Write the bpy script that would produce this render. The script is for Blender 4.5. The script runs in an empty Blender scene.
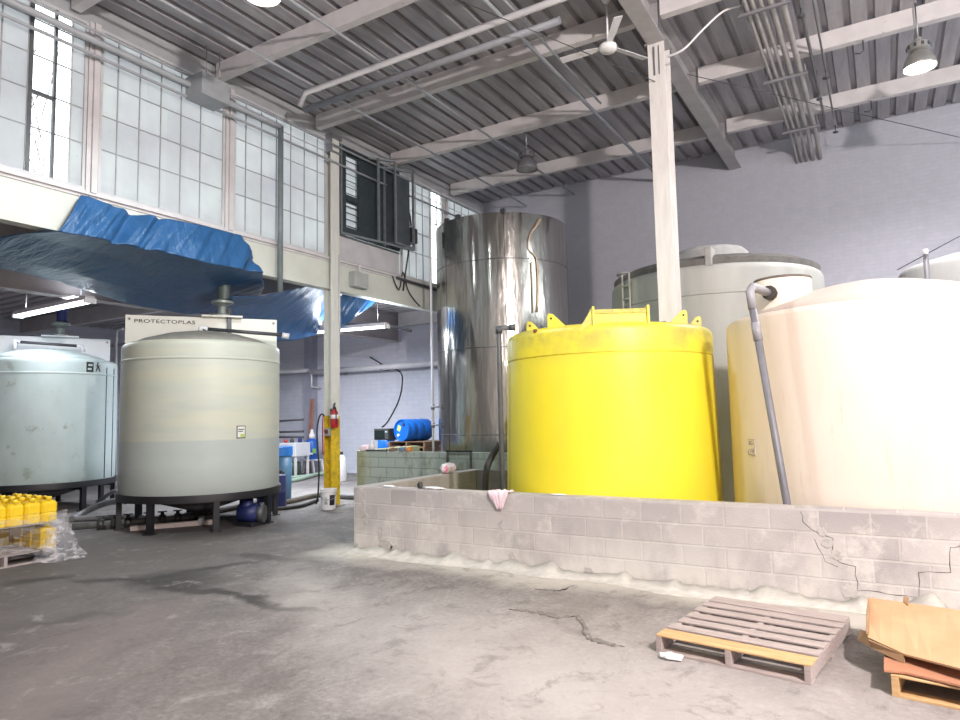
import bpy, bmesh, math, random
from mathutils import Vector, Matrix, noise
random.seed(7)
SC = bpy.context.scene
COL = SC.collection
PI = math.pi
# ------------------------------------------------------------------ camera
F = 668.0
YAW, PIT, ROL = math.radians(31.08), math.radians(4.78), math.radians(-1.173)
CY, SY, CP, SP = math.cos(YAW), math.sin(YAW), math.cos(PIT), math.sin(PIT)
FW = Vector((-SY*CP, CY*CP, SP)); r0 = Vector((CY, SY, 0)); u0 = r0.cross(FW)
RT = math.cos(ROL)*r0 + math.sin(ROL)*u0
UP = -math.sin(ROL)*r0 + math.cos(ROL)*u0
EYE = Vector((0, 0, 1.7))
def ray(x, y): return RT*((x-480)/F) - UP*((y-360)/F) + FW
def atX(x, y, c): d = ray(x, y); return EYE + d*(c/d.x)        # where a sight line meets the wall plane X = c
def atY(x, y, c): d = ray(x, y); return EYE + d*(c/d.y)
def atZ(x, y, c=0.0): d = ray(x, y); return EYE + d*((c-1.7)/d.z)
cam_d = bpy.data.cameras.new('camera'); cam = bpy.data.objects.new('camera', cam_d); COL.objects.link(cam)
cam_d.sensor_width = 36; cam_d.lens = F/960*36; cam_d.clip_start = .05; cam_d.clip_end = 200
M3 = Matrix((RT, UP, -FW)).transposed().to_4x4(); M3.translation = EYE
cam.matrix_world = M3
SC.camera = cam

# ------------------------------------------------------------------ materials
MATS = {}
def nd(nt, t, **kw):
    n = nt.nodes.new(t)
    for k, v in kw.items():
        if k in n.inputs: n.inputs[k].default_value = v
        else: setattr(n, k, v)
    return n
def newmat(name):
    m = bpy.data.materials.new(name); m.use_nodes = True
    return m, m.node_tree, m.node_tree.nodes['Principled BSDF']
def c4(c): return (c[0], c[1], c[2], 1)
def mixc(nt, fac, a, b, mode='MIX'):
    n = nt.nodes.new('ShaderNodeMix'); n.data_type = 'RGBA'; n.blend_type = mode
    for idx, v in ((0, fac), (6, a), (7, b)):
        if hasattr(v, 'is_output'): nt.links.new(v, n.inputs[idx])
        else: n.inputs[idx].default_value = c4(v) if isinstance(v, tuple) else v
    return n.outputs[2]
def ramp(nt, v, a, b, x=0.0, y=1.0):
    n = nt.nodes.new('ShaderNodeMapRange'); n.clamp = True
    nt.links.new(v, n.inputs[0])
    for i, q in ((1, a), (2, b), (3, x), (4, y)): n.inputs[i].default_value = q
    return n.outputs[0]
def mth(nt, op, a, b=None):
    n = nt.nodes.new('ShaderNodeMath'); n.operation = op
    for i, v in ((0, a), (1, b)):
        if v is None: continue
        if hasattr(v, 'is_output'): nt.links.new(v, n.inputs[i])
        else: n.inputs[i].default_value = v
    return n.outputs[0]
def coords(nt, scale=(1, 1, 1), rot=(0, 0, 0)):
    t = nt.nodes.new('ShaderNodeTexCoord'); m = nt.nodes.new('ShaderNodeMapping')
    m.inputs['Scale'].default_value = scale; m.inputs['Rotation'].default_value = rot
    nt.links.new(t.outputs['Object'], m.inputs[0]); return m.outputs[0]
def noise_n(nt, vec, scale, detail=4, rough=.55, dist=0.0):
    n = nt.nodes.new('ShaderNodeTexNoise'); n.inputs['Scale'].default_value = scale
    n.inputs['Detail'].default_value = detail; n.inputs['Roughness'].default_value = rough; n.inputs['Distortion'].default_value = dist
    nt.links.new(vec, n.inputs['Vector']); return n.outputs['Fac']
def bump(nt, b, h, s=.2, d=.01):
    n = nt.nodes.new('ShaderNodeBump'); n.inputs['Strength'].default_value = s; n.inputs['Distance'].default_value = d
    nt.links.new(h, n.inputs['Height']); nt.links.new(n.outputs[0], b.inputs['Normal'])
def PM(name, c1, c2=None, scale=4.0, rough=.6, metal=0.0, stretch=(1, 1, 1), bmp=0.0, bscale=None, lo=.35, hi=.65, spots=None, spot_lo=.66, spot_hi=.74, sscale=3.0, sstretch=(1, 1, 1)):
    if name in MATS: return MATS[name]
    m, nt, b = newmat(name)
    b.inputs['Roughness'].default_value = rough; b.inputs['Metallic'].default_value = metal
    col = None
    if c2 is not None:
        v = coords(nt, stretch); f = noise_n(nt, v, scale, 6, .6)
        col = mixc(nt, ramp(nt, f, lo, hi), c1, c2)
    if spots is not None:
        v2 = coords(nt, sstretch); f2 = noise_n(nt, v2, sscale, 7, .65)
        col = mixc(nt, ramp(nt, f2, spot_lo, spot_hi), col if col is not None else c1, spots)
    if col is not None: nt.links.new(col, b.inputs['Base Color'])
    else: b.inputs['Base Color'].default_value = c4(c1)
    if bmp:
        bump(nt, b, noise_n(nt, coords(nt, stretch), bscale or scale*4, 5), bmp)
    MATS[name] = m; return m
def EMIT(name, c, s):
    m, nt, b = newmat(name); b.inputs['Base Color'].default_value = c4(c)
    b.inputs['Emission Color'].default_value = c4(c); b.inputs['Emission Strength'].default_value = s
    MATS[name] = m; return m

def brick_mat(name, axis, c1, c2, mortar, bw, bh, ms=.012, bmp=.35, rough=.85, spots=None, slo=.62, shi=.7, sscale=2.5, extra=None):
    m, nt, b = newmat(name); b.inputs['Roughness'].default_value = rough
    t = nt.nodes.new('ShaderNodeTexCoord'); s = nt.nodes.new('ShaderNodeSeparateXYZ'); nt.links.new(t.outputs['Object'], s.inputs[0])
    c = nt.nodes.new('ShaderNodeCombineXYZ'); nt.links.new(s.outputs[axis], c.inputs[0]); nt.links.new(s.outputs[2], c.inputs[1])
    br = nt.nodes.new('ShaderNodeTexBrick'); br.inputs['Scale'].default_value = 1; br.inputs['Brick Width'].default_value = bw; br.inputs['Row Height'].default_value = bh
    br.inputs['Mortar Size'].default_value = ms; br.inputs['Mortar Smooth'].default_value = .3
    br.inputs['Color1'].default_value = c4(c1); br.inputs['Color2'].default_value = c4(c2); br.inputs['Mortar'].default_value = c4(mortar)
    nt.links.new(c.outputs[0], br.inputs['Vector'])
    v = coords(nt); f = noise_n(nt, v, 5, 7, .65)
    col = mixc(nt, ramp(nt, f, .3, .72, 0, .32), br.outputs['Color'], tuple(.62*x for x in c1))
    if spots is not None:
        f2 = noise_n(nt, v, sscale, 7, .7); col = mixc(nt, ramp(nt, f2, slo, shi), col, spots)
    if extra: col = extra(nt, col, s)
    nt.links.new(col, b.inputs['Base Color'])
    h = mth(nt, 'ADD', mth(nt, 'MULTIPLY', br.outputs['Fac'], -1.0), mth(nt, 'MULTIPLY', noise_n(nt, v, 60, 5), .5))
    bump(nt, b, h, bmp, .01)
    MATS[name] = m; return m

# ------------------------------------------------------------------ mesh building
class MB:
    def __init__(self): self.b = bmesh.new()
    def box(self, lo, hi, mat4=None):
        v = [self.b.verts.new((x, y, z)) for x in (lo[0], hi[0]) for y in (lo[1], hi[1]) for z in (lo[2], hi[2])]
        for f in ((0, 1, 3, 2), (4, 6, 7, 5), (0, 4, 5, 1), (2, 3, 7, 6), (0, 2, 6, 4), (1, 5, 7, 3)): self.b.faces.new([v[i] for i in f])
        if mat4:
            for q in v: q.co = mat4 @ q.co
        return self
    def cb(self, c, s, rz=0.0):
        h = [q/2 for q in s]
        return self.box([-q for q in h], h, Matrix.Translation(c) @ Matrix.Rotation(rz, 4, 'Z'))
    def bar(self, a, b, w, h, up=Vector((0, 0, 1))):
        a, b = Vector(a), Vector(b); d = (b-a); L = d.length; d.normalize()
        if abs(d.dot(up)) > .99: up = Vector((1, 0, 0))
        s = d.cross(up).normalized(); u = s.cross(d)
        m = Matrix((d, s, u)).transposed().to_4x4(); m.translation = a
        return self.box((0, -w/2, -h/2), (L, w/2, h/2), m)
    def prism(self, pts, n, t):
        n = Vector(n).normalized()*t
        a = [self.b.verts.new(Vector(p)) for p in pts]; c = [self.b.verts.new(Vector(p)+n) for p in pts]
        self.b.faces.new(a[::-1]); self.b.faces.new(c)
        for i in range(len(a)): j = (i+1) % len(a); self.b.faces.new((a[i], a[j], c[j], c[i]))
        return self
    def tube(self, pts, r, seg=8, closed=False, smooth_n=0):
        pts = [Vector(p) for p in pts]
        if smooth_n:
            o = []; P = [pts[0]]+pts+[pts[-1]]
            for i in range(1, len(P)-2):
                for k in range(smooth_n):
                    t = k/smooth_n; a, b_, c, d = P[i-1], P[i], P[i+1], P[i+2]
                    o.append(.5*((2*b_)+(c-a)*t+(2*a-5*b_+4*c-d)*t*t+(3*b_-a-3*c+d)*t**3))
            pts = o+[pts[-1]]
            if isinstance(r, (list, tuple)):
                n0 = len(r)-1; N = len(pts)-1
                r = [r[min(int(i/N*n0), n0-1)]+(r[min(int(i/N*n0)+1, n0)]-r[min(int(i/N*n0), n0-1)])*(i/N*n0-min(int(i/N*n0), n0-1)) for i in range(N+1)]
        rings = []; prev = None
        for i, p in enumerate(pts):
            d = (pts[min(i+1, len(pts)-1)]-pts[max(i-1, 0)]).normalized()
            if prev is None:
                u = Vector((0, 0, 1)) if abs(d.z) < .9 else Vector((1, 0, 0))
                s = d.cross(u).normalized()
            else:
                s = (prev-d*prev.dot(d)).normalized()
            prev = s; u = s.cross(d)
            rr = r[i] if isinstance(r, (list, tuple)) else r
            rings.append([self.b.verts.new(p+s*(rr*math.cos(2*PI*k/seg))+u*(rr*math.sin(2*PI*k/seg))) for k in range(seg)])
        for A, B in zip(rings, rings[1:]):
            for k in range(seg): f = self.b.faces.new((A[k], A[(k+1) % seg], B[(k+1) % seg], B[k])); f.smooth = True
        self.b.faces.new(rings[0][::-1]); self.b.faces.new(rings[-1])
        return self
    def lathe(self, prof, c=(0, 0, 0), seg=64, fn=None, sharp=False, M=None, caps=True):
        rings = []
        for (r, z) in prof:
            ring = []
            if r < 1e-5: ring = [self.b.verts.new((c[0], c[1], c[2]+z))]
            else:
                for k in range(seg):
                    a = 2*PI*k/seg; rr = r+(fn(a, z) if fn else 0)
                    ring.append(self.b.verts.new((c[0]+rr*math.cos(a), c[1]+rr*math.sin(a), c[2]+z)))
            rings.append(ring)
        if M:
            for ring in rings:
                for v in ring: v.co = M @ v.co
        for A, B in zip(rings, rings[1:]):
            for k in range(seg):
                j = (k+1) % seg
                if len(A) == 1 and len(B) == 1: continue
                if len(A) == 1: vs = (A[0], B[j], B[k])
                elif len(B) == 1: vs = (A[k], A[j], B[0])
                else: vs = (A[k], A[j], B[j], B[k])
                f = self.b.faces.new(vs); f.smooth = not sharp
        if not caps: return self
        if len(rings[0]) > 1: self.b.faces.new(rings[0][::-1])
        if len(rings[-1]) > 1: self.b.faces.new(rings[-1])
        return self
    def grid(self, rows, smooth=True):
        V = [[self.b.verts.new(Vector(p)) for p in r] for r in rows]
        for A, B in zip(V, V[1:]):
            for k in range(len(A)-1):
                f = self.b.faces.new((A[k], A[k+1], B[k+1], B[k])); f.smooth = smooth
        return self
    def build(self, name, mat, parent=None, bevel=0.0, world=True, solid=0.0, sharp_angle=None, sub=0, fixn=True):
        if fixn: bmesh.ops.recalc_face_normals(self.b, faces=self.b.faces)
        off = Vector((0, 0, 0)); p = parent
        if world:
            while p is not None: off += p.location; p = p.parent
            if off.length: bmesh.ops.translate(self.b, verts=self.b.verts, vec=-off)
        me = bpy.data.meshes.new(name); self.b.to_mesh(me); self.b.free()
        if mat: me.materials.append(mat)
        o = bpy.data.objects.new(name, me); COL.objects.link(o)
        if parent: o.parent = parent
        if sharp_angle is not None: me.set_sharp_from_angle(angle=sharp_angle)
        if solid: s = o.modifiers.new('thickness', 'SOLIDIFY'); s.thickness = solid; s.offset = 0
        if sub: s = o.modifiers.new('subdivision', 'SUBSURF'); s.levels = sub; s.render_levels = sub
        if bevel: s = o.modifiers.new('bevel', 'BEVEL'); s.width = bevel; s.segments = 2; s.limit_method = 'ANGLE'
        return o
def tag(o, label=None, cat=None, group=None, kind=None):
    if label: o['label'] = label
    if cat: o['category'] = cat
    if group: o['group'] = group
    if kind: o['kind'] = kind
    return o
def thing(name, label, cat, loc=(0, 0, 0), group=None, rz=0.0):
    o = bpy.data.objects.new(name, None); COL.objects.link(o); o.location = loc; o.rotation_euler = (0, 0, rz); o.empty_display_size = .1
    return tag(o, label, cat, group)
def struct(name, loc=(0, 0, 0)):
    o = bpy.data.objects.new(name, None); COL.objects.link(o); o.location = loc; o.empty_display_size = .1; o['kind'] = 'structure'; return o
def dup(root, loc, label=None, rz=None, group=None):
    r = root.copy(); COL.objects.link(r); r.location = loc
    if rz is not None: r.rotation_euler = (0, 0, rz)
    if label: r['label'] = label
    if group: r['group'] = group
    for ch in list(root.children):
        c = ch.copy(); COL.objects.link(c); c.parent = r
        for g in list(ch.children):
            d = g.copy(); COL.objects.link(d); d.parent = c
    return r
def text_mesh(name, s, M, size, mat, parent, stretch=1.0, depth=.002, spacing=1.0):
    cu = bpy.data.curves.new(name, 'FONT'); cu.body = s; cu.size = size; cu.extrude = depth; cu.space_character = spacing
    t = bpy.data.objects.new(name+'_curve', cu); COL.objects.link(t)
    bpy.context.view_layer.update()
    dg = bpy.context.evaluated_depsgraph_get(); me = bpy.data.meshes.new_from_object(t.evaluated_get(dg))
    bpy.data.objects.remove(t)
    off = Vector((0, 0, 0)); p = parent
    while p is not None: off += p.location; p = p.parent
    me.transform(Matrix.Translation(-off) @ M @ Matrix.Diagonal((stretch, 1, 1, 1)))
    me.materials.clear(); me.materials.append(mat)
    o = bpy.data.objects.new(name, me); COL.objects.link(o); o.parent = parent; return o

white_paint = PM('white paint', (.62, .60, .61), (.54, .52, .53), 3, .5, spots=(.40, .38, .37), sscale=9, spot_lo=.66, spot_hi=.72)
grey_paint = PM('grey paint', (.30, .29, .30), (.24, .23, .24), 3, .55)
black_steel = PM('black steel', (.007, .007, .010), (.014, .014, .018), 6, .5)
galv = PM('galvanised steel', (.36, .36, .38), (.28, .28, .30), 5, .42, .75)
pvc_grey = PM('grey pvc pipe', (.17, .17, .19), (.21, .21, .23), 4, .45)
pvc_white = PM('white pvc pipe', (.72, .72, .74), (.64, .64, .68), 4, .4)
black_rubber = PM('black rubber', (.015, .015, .015), (.03, .03, .03), 10, .6)
wood_grey = PM('weathered wood', (.44, .375, .355), (.33, .275, .26), 5, .8, stretch=(1, 9, 9), bmp=.3, bscale=14)
wood_new = PM('fresh wood', (.62, .42, .22), (.48, .29, .13), 4, .75, stretch=(1, 9, 9), bmp=.2, bscale=14)
card = PM('cardboard', (.52, .335, .19), (.45, .28, .15), 2.2, .8, bmp=.05)
blue_plastic = PM('blue plastic', (.02, .12, .48), (.015, .09, .40), 4, .38)
navy = PM('navy paint', (.012, .02, .10), (.02, .03, .13), 5, .5)
red_paint = PM('red paint', (.45, .02, .03), (.36, .015, .02), 5, .35)
ink = PM('black ink', (.02, .02, .025), None, rough=.6)
white_plastic = PM('white plastic', (.78, .78, .80), (.70, .70, .72), 4, .4)
pink_cloth = PM('pink cloth', (.74, .52, .58), (.84, .74, .78), 9, .9, bmp=.3)
dark_plastic = PM('dark plastic', (.03, .03, .03), (.05, .05, .05), 6, .4)
dark_metal = PM('dark metal', (.07, .075, .085), (.10, .10, .11), 6, .5, .4)

# ------------------------------------------------------------------ floor
def floor_mat():
    m, nt, b = newmat('stained concrete'); b.inputs['Roughness'].default_value = .78
    v = coords(nt)
    vs = coords(nt, (1.25, .8, 1), (0, 0, math.radians(62)))
    f1 = noise_n(nt, v, .55, 7, .62, .6); f2 = noise_n(nt, vs, 2.2, 10, .74, .8); f3 = noise_n(nt, v, 22, 8, .78); f4 = noise_n(nt, coords(nt, (1.1, .9, 1), (0, 0, math.radians(25))), 3.1, 10, .76, .5)
    col = mixc(nt, ramp(nt, f1, .36, .62), (.16, .142, .137), (.245, .225, .216))
    col = mixc(nt, ramp(nt, f2, .46, .66, 0, .7), col, (.36, .335, .32))
    col = mixc(nt, ramp(nt, f2, .30, .43, .6, 0), col, (.13, .115, .11))
    col = mixc(nt, ramp(nt, f3, .36, .60, .62, 0), col, (.075, .067, .063))
    col = mixc(nt, ramp(nt, f3, .58, .72, 0, .35), col, (.42, .40, .38))
    FIN = (f3, f4)
    t = nt.nodes.new('ShaderNodeTexCoord')
    wob = nt.nodes.new('ShaderNodeTexNoise'); wob.inputs['Scale'].default_value = 1.7; wob.inputs['Detail'].default_value = 6; nt.links.new(t.outputs['Object'], wob.inputs[0])
    wp = nt.nodes.new('ShaderNodeVectorMath'); wp.operation = 'MULTIPLY_ADD'; nt.links.new(wob.outputs['Color'], wp.inputs[0]); wp.inputs[1].default_value = (.8, .8, 0)
    wo = nt.nodes.new('ShaderNodeVectorMath'); wo.operation = 'ADD'; nt.links.new(t.outputs['Object'], wo.inputs[0]); wo.inputs[1].default_value = (-.4, -.4, 0)
    nt.links.new(wo.outputs[0], wp.inputs[2])
    def blob(col, cx, cy, rx, ry, rot, c, amt, soft=.5):
        mp = nt.nodes.new('ShaderNodeMapping'); mp.vector_type = 'TEXTURE'
        mp.inputs['Location'].default_value = (cx, cy, 0); mp.inputs['Rotation'].default_value = (0, 0, rot); mp.inputs['Scale'].default_value = (rx, ry, 1)
        nt.links.new(wp.outputs[0], mp.inputs[0])
        le = nt.nodes.new('ShaderNodeVectorMath'); le.operation = 'LENGTH'; nt.links.new(mp.outputs[0], le.inputs[0])
        return mixc(nt, ramp(nt, le.outputs['Value'], 1-soft, 1+soft*.4, amt, 0), col, c)
    col = blob(col, -7.2, 2.2, 4.6, 2.8, 2.7, (.10, .086, .083), .95, .8)  # left-side blobs: light falloff painted into the colour along with brown soil
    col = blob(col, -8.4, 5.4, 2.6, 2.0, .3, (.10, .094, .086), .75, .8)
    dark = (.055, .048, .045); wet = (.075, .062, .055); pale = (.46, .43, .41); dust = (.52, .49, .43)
    # pale worn track and dusty lane in front of the block wall
    col = blob(col, -2.3, 3.9, 2.6, .9, 2.75, pale, .6, .9)
    col = blob(col, -5.0, 4.9, 1.5, .35, 2.55, pale, .5, .8)
    col = blob(col, -1.0, 4.4, 2.6, 1.2, 2.9, (.50, .46, .44), .5, .9)
    oil = (.03, .027, .025)
    col = blob(col, -6.75, 4.6, .62, .42, .2, oil, .9, .6)          # oily stains near the grey tank
    col = blob(col, -5.75, 4.45, 1.25, .13, -.04, oil, .9, .5)
    col = blob(col, -6.75, 5.15, .85, .13, 1.35, oil, .8, .6)
    col = blob(col, -7.3, 4.35, .5, .12, .5, oil, .8, .6)
    col = blob(col, -8.05, 3.85, .42, .16, 1.15, oil, .8, .5)
    col = blob(col, -6.9, 5.85, .55, .16, .3, oil, .6, .6)
    col = blob(col, -6.2, 3.3, .5, .12, .8, (.06, .055, .05), .5, .7)
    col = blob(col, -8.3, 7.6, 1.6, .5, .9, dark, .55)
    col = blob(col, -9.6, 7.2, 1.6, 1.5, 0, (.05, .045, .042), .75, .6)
    col = blob(col, -5.0, 2.7, 1.8, .5, 2.2, (.20, .165, .155), .6, .8)
    col = blob(col, -11.5, 11.0, 4.5, 1.4, .5, pale, .35, .8)
    # efflorescent dust lying along the foot of the block wall (Y = 6.75)
    s = nt.nodes.new('ShaderNodeSeparateXYZ'); nt.links.new(wp.outputs[0], s.inputs[0])
    st = ramp(nt, s.outputs[1], 5.95, 6.35); en = ramp(nt, s.outputs[0], -6.6, -6.0)
    col = mixc(nt, mth(nt, 'MULTIPLY', mth(nt, 'MULTIPLY', st, en), .85), col, dust)
    col = mixc(nt, ramp(nt, f4, .36, .47, .45, 0), col, (.085, .076, .072))
    col = mixc(nt, ramp(nt, f4, .56, .68, 0, .38), col, (.44, .42, .40))
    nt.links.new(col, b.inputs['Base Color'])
    nt.links.new(ramp(nt, f1, .3, .7, .62, .9), b.inputs['Roughness'])
    h = mth(nt, 'ADD', mth(nt, 'MULTIPLY', f3, .6), mth(nt, 'MULTIPLY', f2, .8)); bump(nt, b, h, .35, .02)
    return m
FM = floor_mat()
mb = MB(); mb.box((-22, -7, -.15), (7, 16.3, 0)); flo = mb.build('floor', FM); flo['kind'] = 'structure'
# broken lines in the slab: shallow ragged fissures
def crack_on_floor(pts, w, name='floor_crack'):
    mb = MB(); rows = []
    P = [Vector(p) for p in pts]; fine = []
    for a, c in zip(P, P[1:]):
        for k in range(6): fine.append(a.lerp(c, k/6)+Vector((random.uniform(-.018, .018), random.uniform(-.018, .018), 0)))
    fine.append(P[-1])
    A, B = [], []
    for i, p in enumerate(fine):
        ww = w*random.uniform(.3, 1.3)*min(1, (i+1)/3, (len(fine)-i)/3)
        A.append((p.x, p.y-ww, .003)); B.append((p.x+.01, p.y+ww, .003))
    mb.grid([A, B]); return mb.build(name, PM('crack dirt', (.10, .088, .08), (.30, .27, .25), 30, .95, lo=.3, hi=.7), flo, solid=.004)
crack_on_floor([atZ(x, y) for x, y in ((510, 609), (540, 613), (560, 618), (577, 616), (583, 626), (587, 638), (605, 644), (624, 647))], .034)
crack_on_floor([atZ(x, y) for x, y in ((536, 589), (560, 591), (573, 586))], .025)

# ------------------------------------------------------------------ walls
YB = 16.0
back_m = brick_mat('painted brick', 0, (.46, .465, .53), (.44, .445, .51), (.42, .425, .49), .22, .085, .008, .2, .7, spots=(.38, .385, .43), slo=.68, shi=.74, sscale=6)
annex_m = brick_mat('lit painted brick', 0, (.62, .635, .72), (.585, .60, .69), (.55, .565, .65), .4, .13, .010, .2, .6)  # paler copy of the wall paint, fluorescent light put into the colour
mb = MB(); mb.box((-9.55, YB, -.15), (7, YB+.3, 8.0)); tag(mb.build('wall_back', back_m), kind='structure')
mb = MB(); mb.box((-22, YB, -.15), (-9.551, YB+.3, 5.0)); tag(mb.build('wall_back', annex_m), kind='structure')
mb = MB(); mb.box((-22.2, -7, -.15), (-22, YB+.3, 5.0)); tag(mb.build('wall_left', annex_m), kind='structure')
plain_m = PM('plain wall paint', (.55, .54, .54), (.50, .49, .49), 2, .8)
mb = MB(); mb.box((7, -7, -.15), (7.2, YB+.3, 4.2)).box((7, -7, 7.4), (7.2, YB+.3, 8.0)).box((7, 15.4, 4.2), (7.2, YB+.3, 7.4)).box((7, -7, 4.2), (7.2, 5, 7.4))  # unseen window band left open here to add fill light
for y in (6.8, 11.2): mb.box((7, y-.1, 4.2), (7.2, y+.1, 7.4))
tag(mb.build('wall_right', plain_m), kind='structure')
mb = MB(); mb.box((-22, -7.2, -.15), (7, -7, 8.0)); tag(mb.build('wall_front', plain_m), kind='structure')

# high roof: ribbed steel deck running from front to back
ZD = 7.74
def deck_mat():
    m, nt, b = newmat('ribbed steel deck'); b.inputs['Roughness'].default_value = .45; b.inputs['Metallic'].default_value = .35
    v = coords(nt, (3, .35, 3)); f = noise_n(nt, v, 2.5, 7, .7)
    v2 = coords(nt); f2 = noise_n(nt, v2, 1.4, 6, .7)
    col = mixc(nt, ramp(nt, f, .35, .68), (.31, .30, .325), (.44, .43, .455))
    col = mixc(nt, ramp(nt, f2, .60, .72, 0, .5), col, (.50, .48, .49))
    nt.links.new(col, b.inputs['Base Color']); bump(nt, b, f, .15, .02); return m
mb = MB(); prof = []; x = -10.0; per = .32
while x < 7.1:
    prof += [(x, ZD), (x+.20, ZD), (x+.225, ZD+.075), (x+.295, ZD+.075)]; x += per
mb.grid([[(px, -7.1, pz) for px, pz in prof], [(px, YB+.2, pz) for px, pz in prof]], smooth=False)
ceil = mb.build('ceiling', deck_mat(), solid=.012); ceil['kind'] = 'structure'
mb = MB(); mb.box((-9.9, -7.2, ZD+.13), (7.2, YB+.3, ZD+.3)); tag(mb.build('ceiling', plain_m), kind='structure')    # roofing, with an unseen eave added to shade the upper clerestory panes

# roof beams (purlins) across the hall, white painted I sections
def i_beam_x(mb, x0, x1, y, z0, h, w, t=.018):
    mb.box((x0, y-w/2, z0), (x1, y+w/2, z0+t)).box((x0, y-w/2, z0+h-t), (x1, y+w/2, z0+h)).box((x0, y-w/2, z0+t), (x1, y-w/2+t, z0+h-t))
def i_beam_y(mb, y0, y1, x, z0, h, w, t=.02):
    mb.box((x-w/2, y0, z0), (x+w/2, y1, z0+t)).box((x-w/2, y0, z0+h-t), (x+w/2, y1, z0+h)).box((x-t/2, y0, z0+t), (x+t/2, y1, z0+h-t))
where = ['sixth from the back wall, over the front of the hall', 'fifth from the back wall, above the oil stained floor', 'fourth from the back wall, above the grey tank on black legs',
         'third from the back wall, just before the right column', 'second from the back wall, above the louvered vent', 'nearest the purple grey back wall']
for y, w in zip((2.4, 4.75, 7.1, 9.42, 11.78, 14.25), where):
    for x0, x1, side in ((-9.34, -2.74, 'left of the girder'), (-2.46, 6.98, 'right of the girder')):
        if y < 3: continue
        t = thing('roof_beam', f'white painted steel roof beam {side}, {w}', 'beam', ((x0+x1)/2, y, 7.49), 'white roof beams under the ribbed deck')
        mb = MB(); i_beam_x(mb, x0, x1, y, 7.46, .275, .13); mb.build('beam_section', white_paint, t)
        mb = MB()
        xx = x1-.02 if x1 < 0 else x0+.02
        mb.box((xx-.015, y-.045, 7.48), (xx+.015, y+.06, 7.715)); mb.build('end_plate', white_paint, t)
XG = -2.63
t = thing('roof_girder', 'grey painted steel girder running front to back above the right white column', 'girder', (XG, 8, 7.27))
mb = MB(); i_beam_y(mb, -6.9, 15.98, XG, 7.27, .46, .26); mb.build('beam_section', PM('girder paint', (.40, .39, .40), (.33, .32, .33), 3, .5), t)
for y in (4.75, 7.1, 9.42, 11.78, 14.25):
    mb = MB(); mb.box((XG-.12, y-.008, 7.29), (XG+.12, y+.008, 7.71)); mb.build('stiffener', grey_paint, t)

# left clerestory wall: lintel beam, sill, posts, glazed bays above the low annex
XL = -9.45
lint = PM('lintel paint', (.62, .64, .58), (.56, .58, .53), 2, .55, spots=(.42, .42, .40), sscale=8, spot_lo=.68, spot_hi=.73)
mb = MB(); mb.box((XL-.12, -7, 4.33), (XL+.03, YB, 4.86)); mb.box((XL-.14, -7, 4.30), (XL+.06, YB, 4.335)); lo_ = mb.build('trim_1', lint); lo_['kind'] = 'structure'
mb = MB(); mb.box((XL-.14, -7, 4.86), (XL+.05, YB, 4.90)); mb.box((XL-.10, -7, 4.90), (XL+.09, YB, 4.935)); mb.box((XL-.1, -7, 4.935), (XL+.04, YB, 4.975)); o = mb.build('trim_2', white_paint, bevel=.004); o['kind'] = 'structure'
mb = MB(); mb.box((XL-.12, -7, 7.42), (XL+.02, YB, 7.74)); o = mb.build('trim_3', PM('head trim paint', (.40, .41, .43), (.35, .36, .38), 3, .6)); o['kind'] = 'structure'
def pane_mat():
    m, nt, b = newmat('frosted wire glass')
    v = coords(nt); f = noise_n(nt, v, 1.3, 5, .6); f2 = noise_n(nt, v, 14, 5, .6)
    t = nt.nodes.new('ShaderNodeTexCoord'); s = nt.nodes.new('ShaderNodeSeparateXYZ'); nt.links.new(t.outputs['Object'], s.inputs[0])
    q = nt.nodes.new('ShaderNodeCombineXYZ')
    nt.links.new(mth(nt, 'FLOOR', mth(nt, 'DIVIDE', s.outputs[1], .345)), q.inputs[1]); nt.links.new(mth(nt, 'FLOOR', mth(nt, 'DIVIDE', mth(nt, 'ADD', s.outputs[2], -.14), .5)), q.inputs[2])
    w = nt.nodes.new('ShaderNodeTexWhiteNoise'); nt.links.new(q.outputs[0], w.inputs[0])
    col = mixc(nt, ramp(nt, f, .3, .7), (.56, .56, .585), (.66, .685, .68))
    col = mixc(nt, ramp(nt, w.outputs['Value'], 0, 1, 0, .3), col, (.44, .46, .48))
    col = mixc(nt, ramp(nt, f2, .66, .75, 0, .5), col, (.30, .31, .34))
    tr = nt.nodes.new('ShaderNodeBsdfTranslucent'); nt.links.new(col, tr.inputs[0])
    df = nt.nodes.new('ShaderNodeBsdfDiffuse'); nt.links.new(col, df.inputs[0])
    mx = nt.nodes.new('ShaderNodeMixShader'); mx.inputs[0].default_value = .35
    nt.links.new(tr.outputs[0], mx.inputs[1]); nt.links.new(df.outputs[0], mx.inputs[2])
    nt.links.new(mx.outputs[0], nt.nodes['Material Output'].inputs[0]); return m
PANE = pane_mat()
def clear_mat():
    m, nt, b = newmat('clear glass')
    tr = nt.nodes.new('ShaderNodeBsdfTransparent'); gl = nt.nodes.new('ShaderNodeBsdfGlossy'); gl.inputs['Roughness'].default_value = .05
    mx = nt.nodes.new('ShaderNodeMixShader'); mx.inputs[0].default_value = .06
    nt.links.new(tr.outputs[0], mx.inputs[1]); nt.links.new(gl.outputs[0], mx.inputs[2]); nt.links.new(mx.outputs[0], nt.nodes['Material Output'].inputs[0]); return m
CLEAR = clear_mat()
munt = PM('muntin paint', (.34, .345, .36), (.42, .425, .44), 8, .5)
frame_m = PM('window frame paint', (.56, .56, .57), (.48, .48, .50), 4, .5)
rows = [4.975, 5.14, 5.64, 6.145, 6.64, 7.14, 7.42]
rows = [4.975, 5.64, 6.145, 6.64, 7.14, 7.42]
rows = [4.975, 5.14+.03, 5.64, 6.145, 6.64, 7.14, 7.42]
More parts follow.
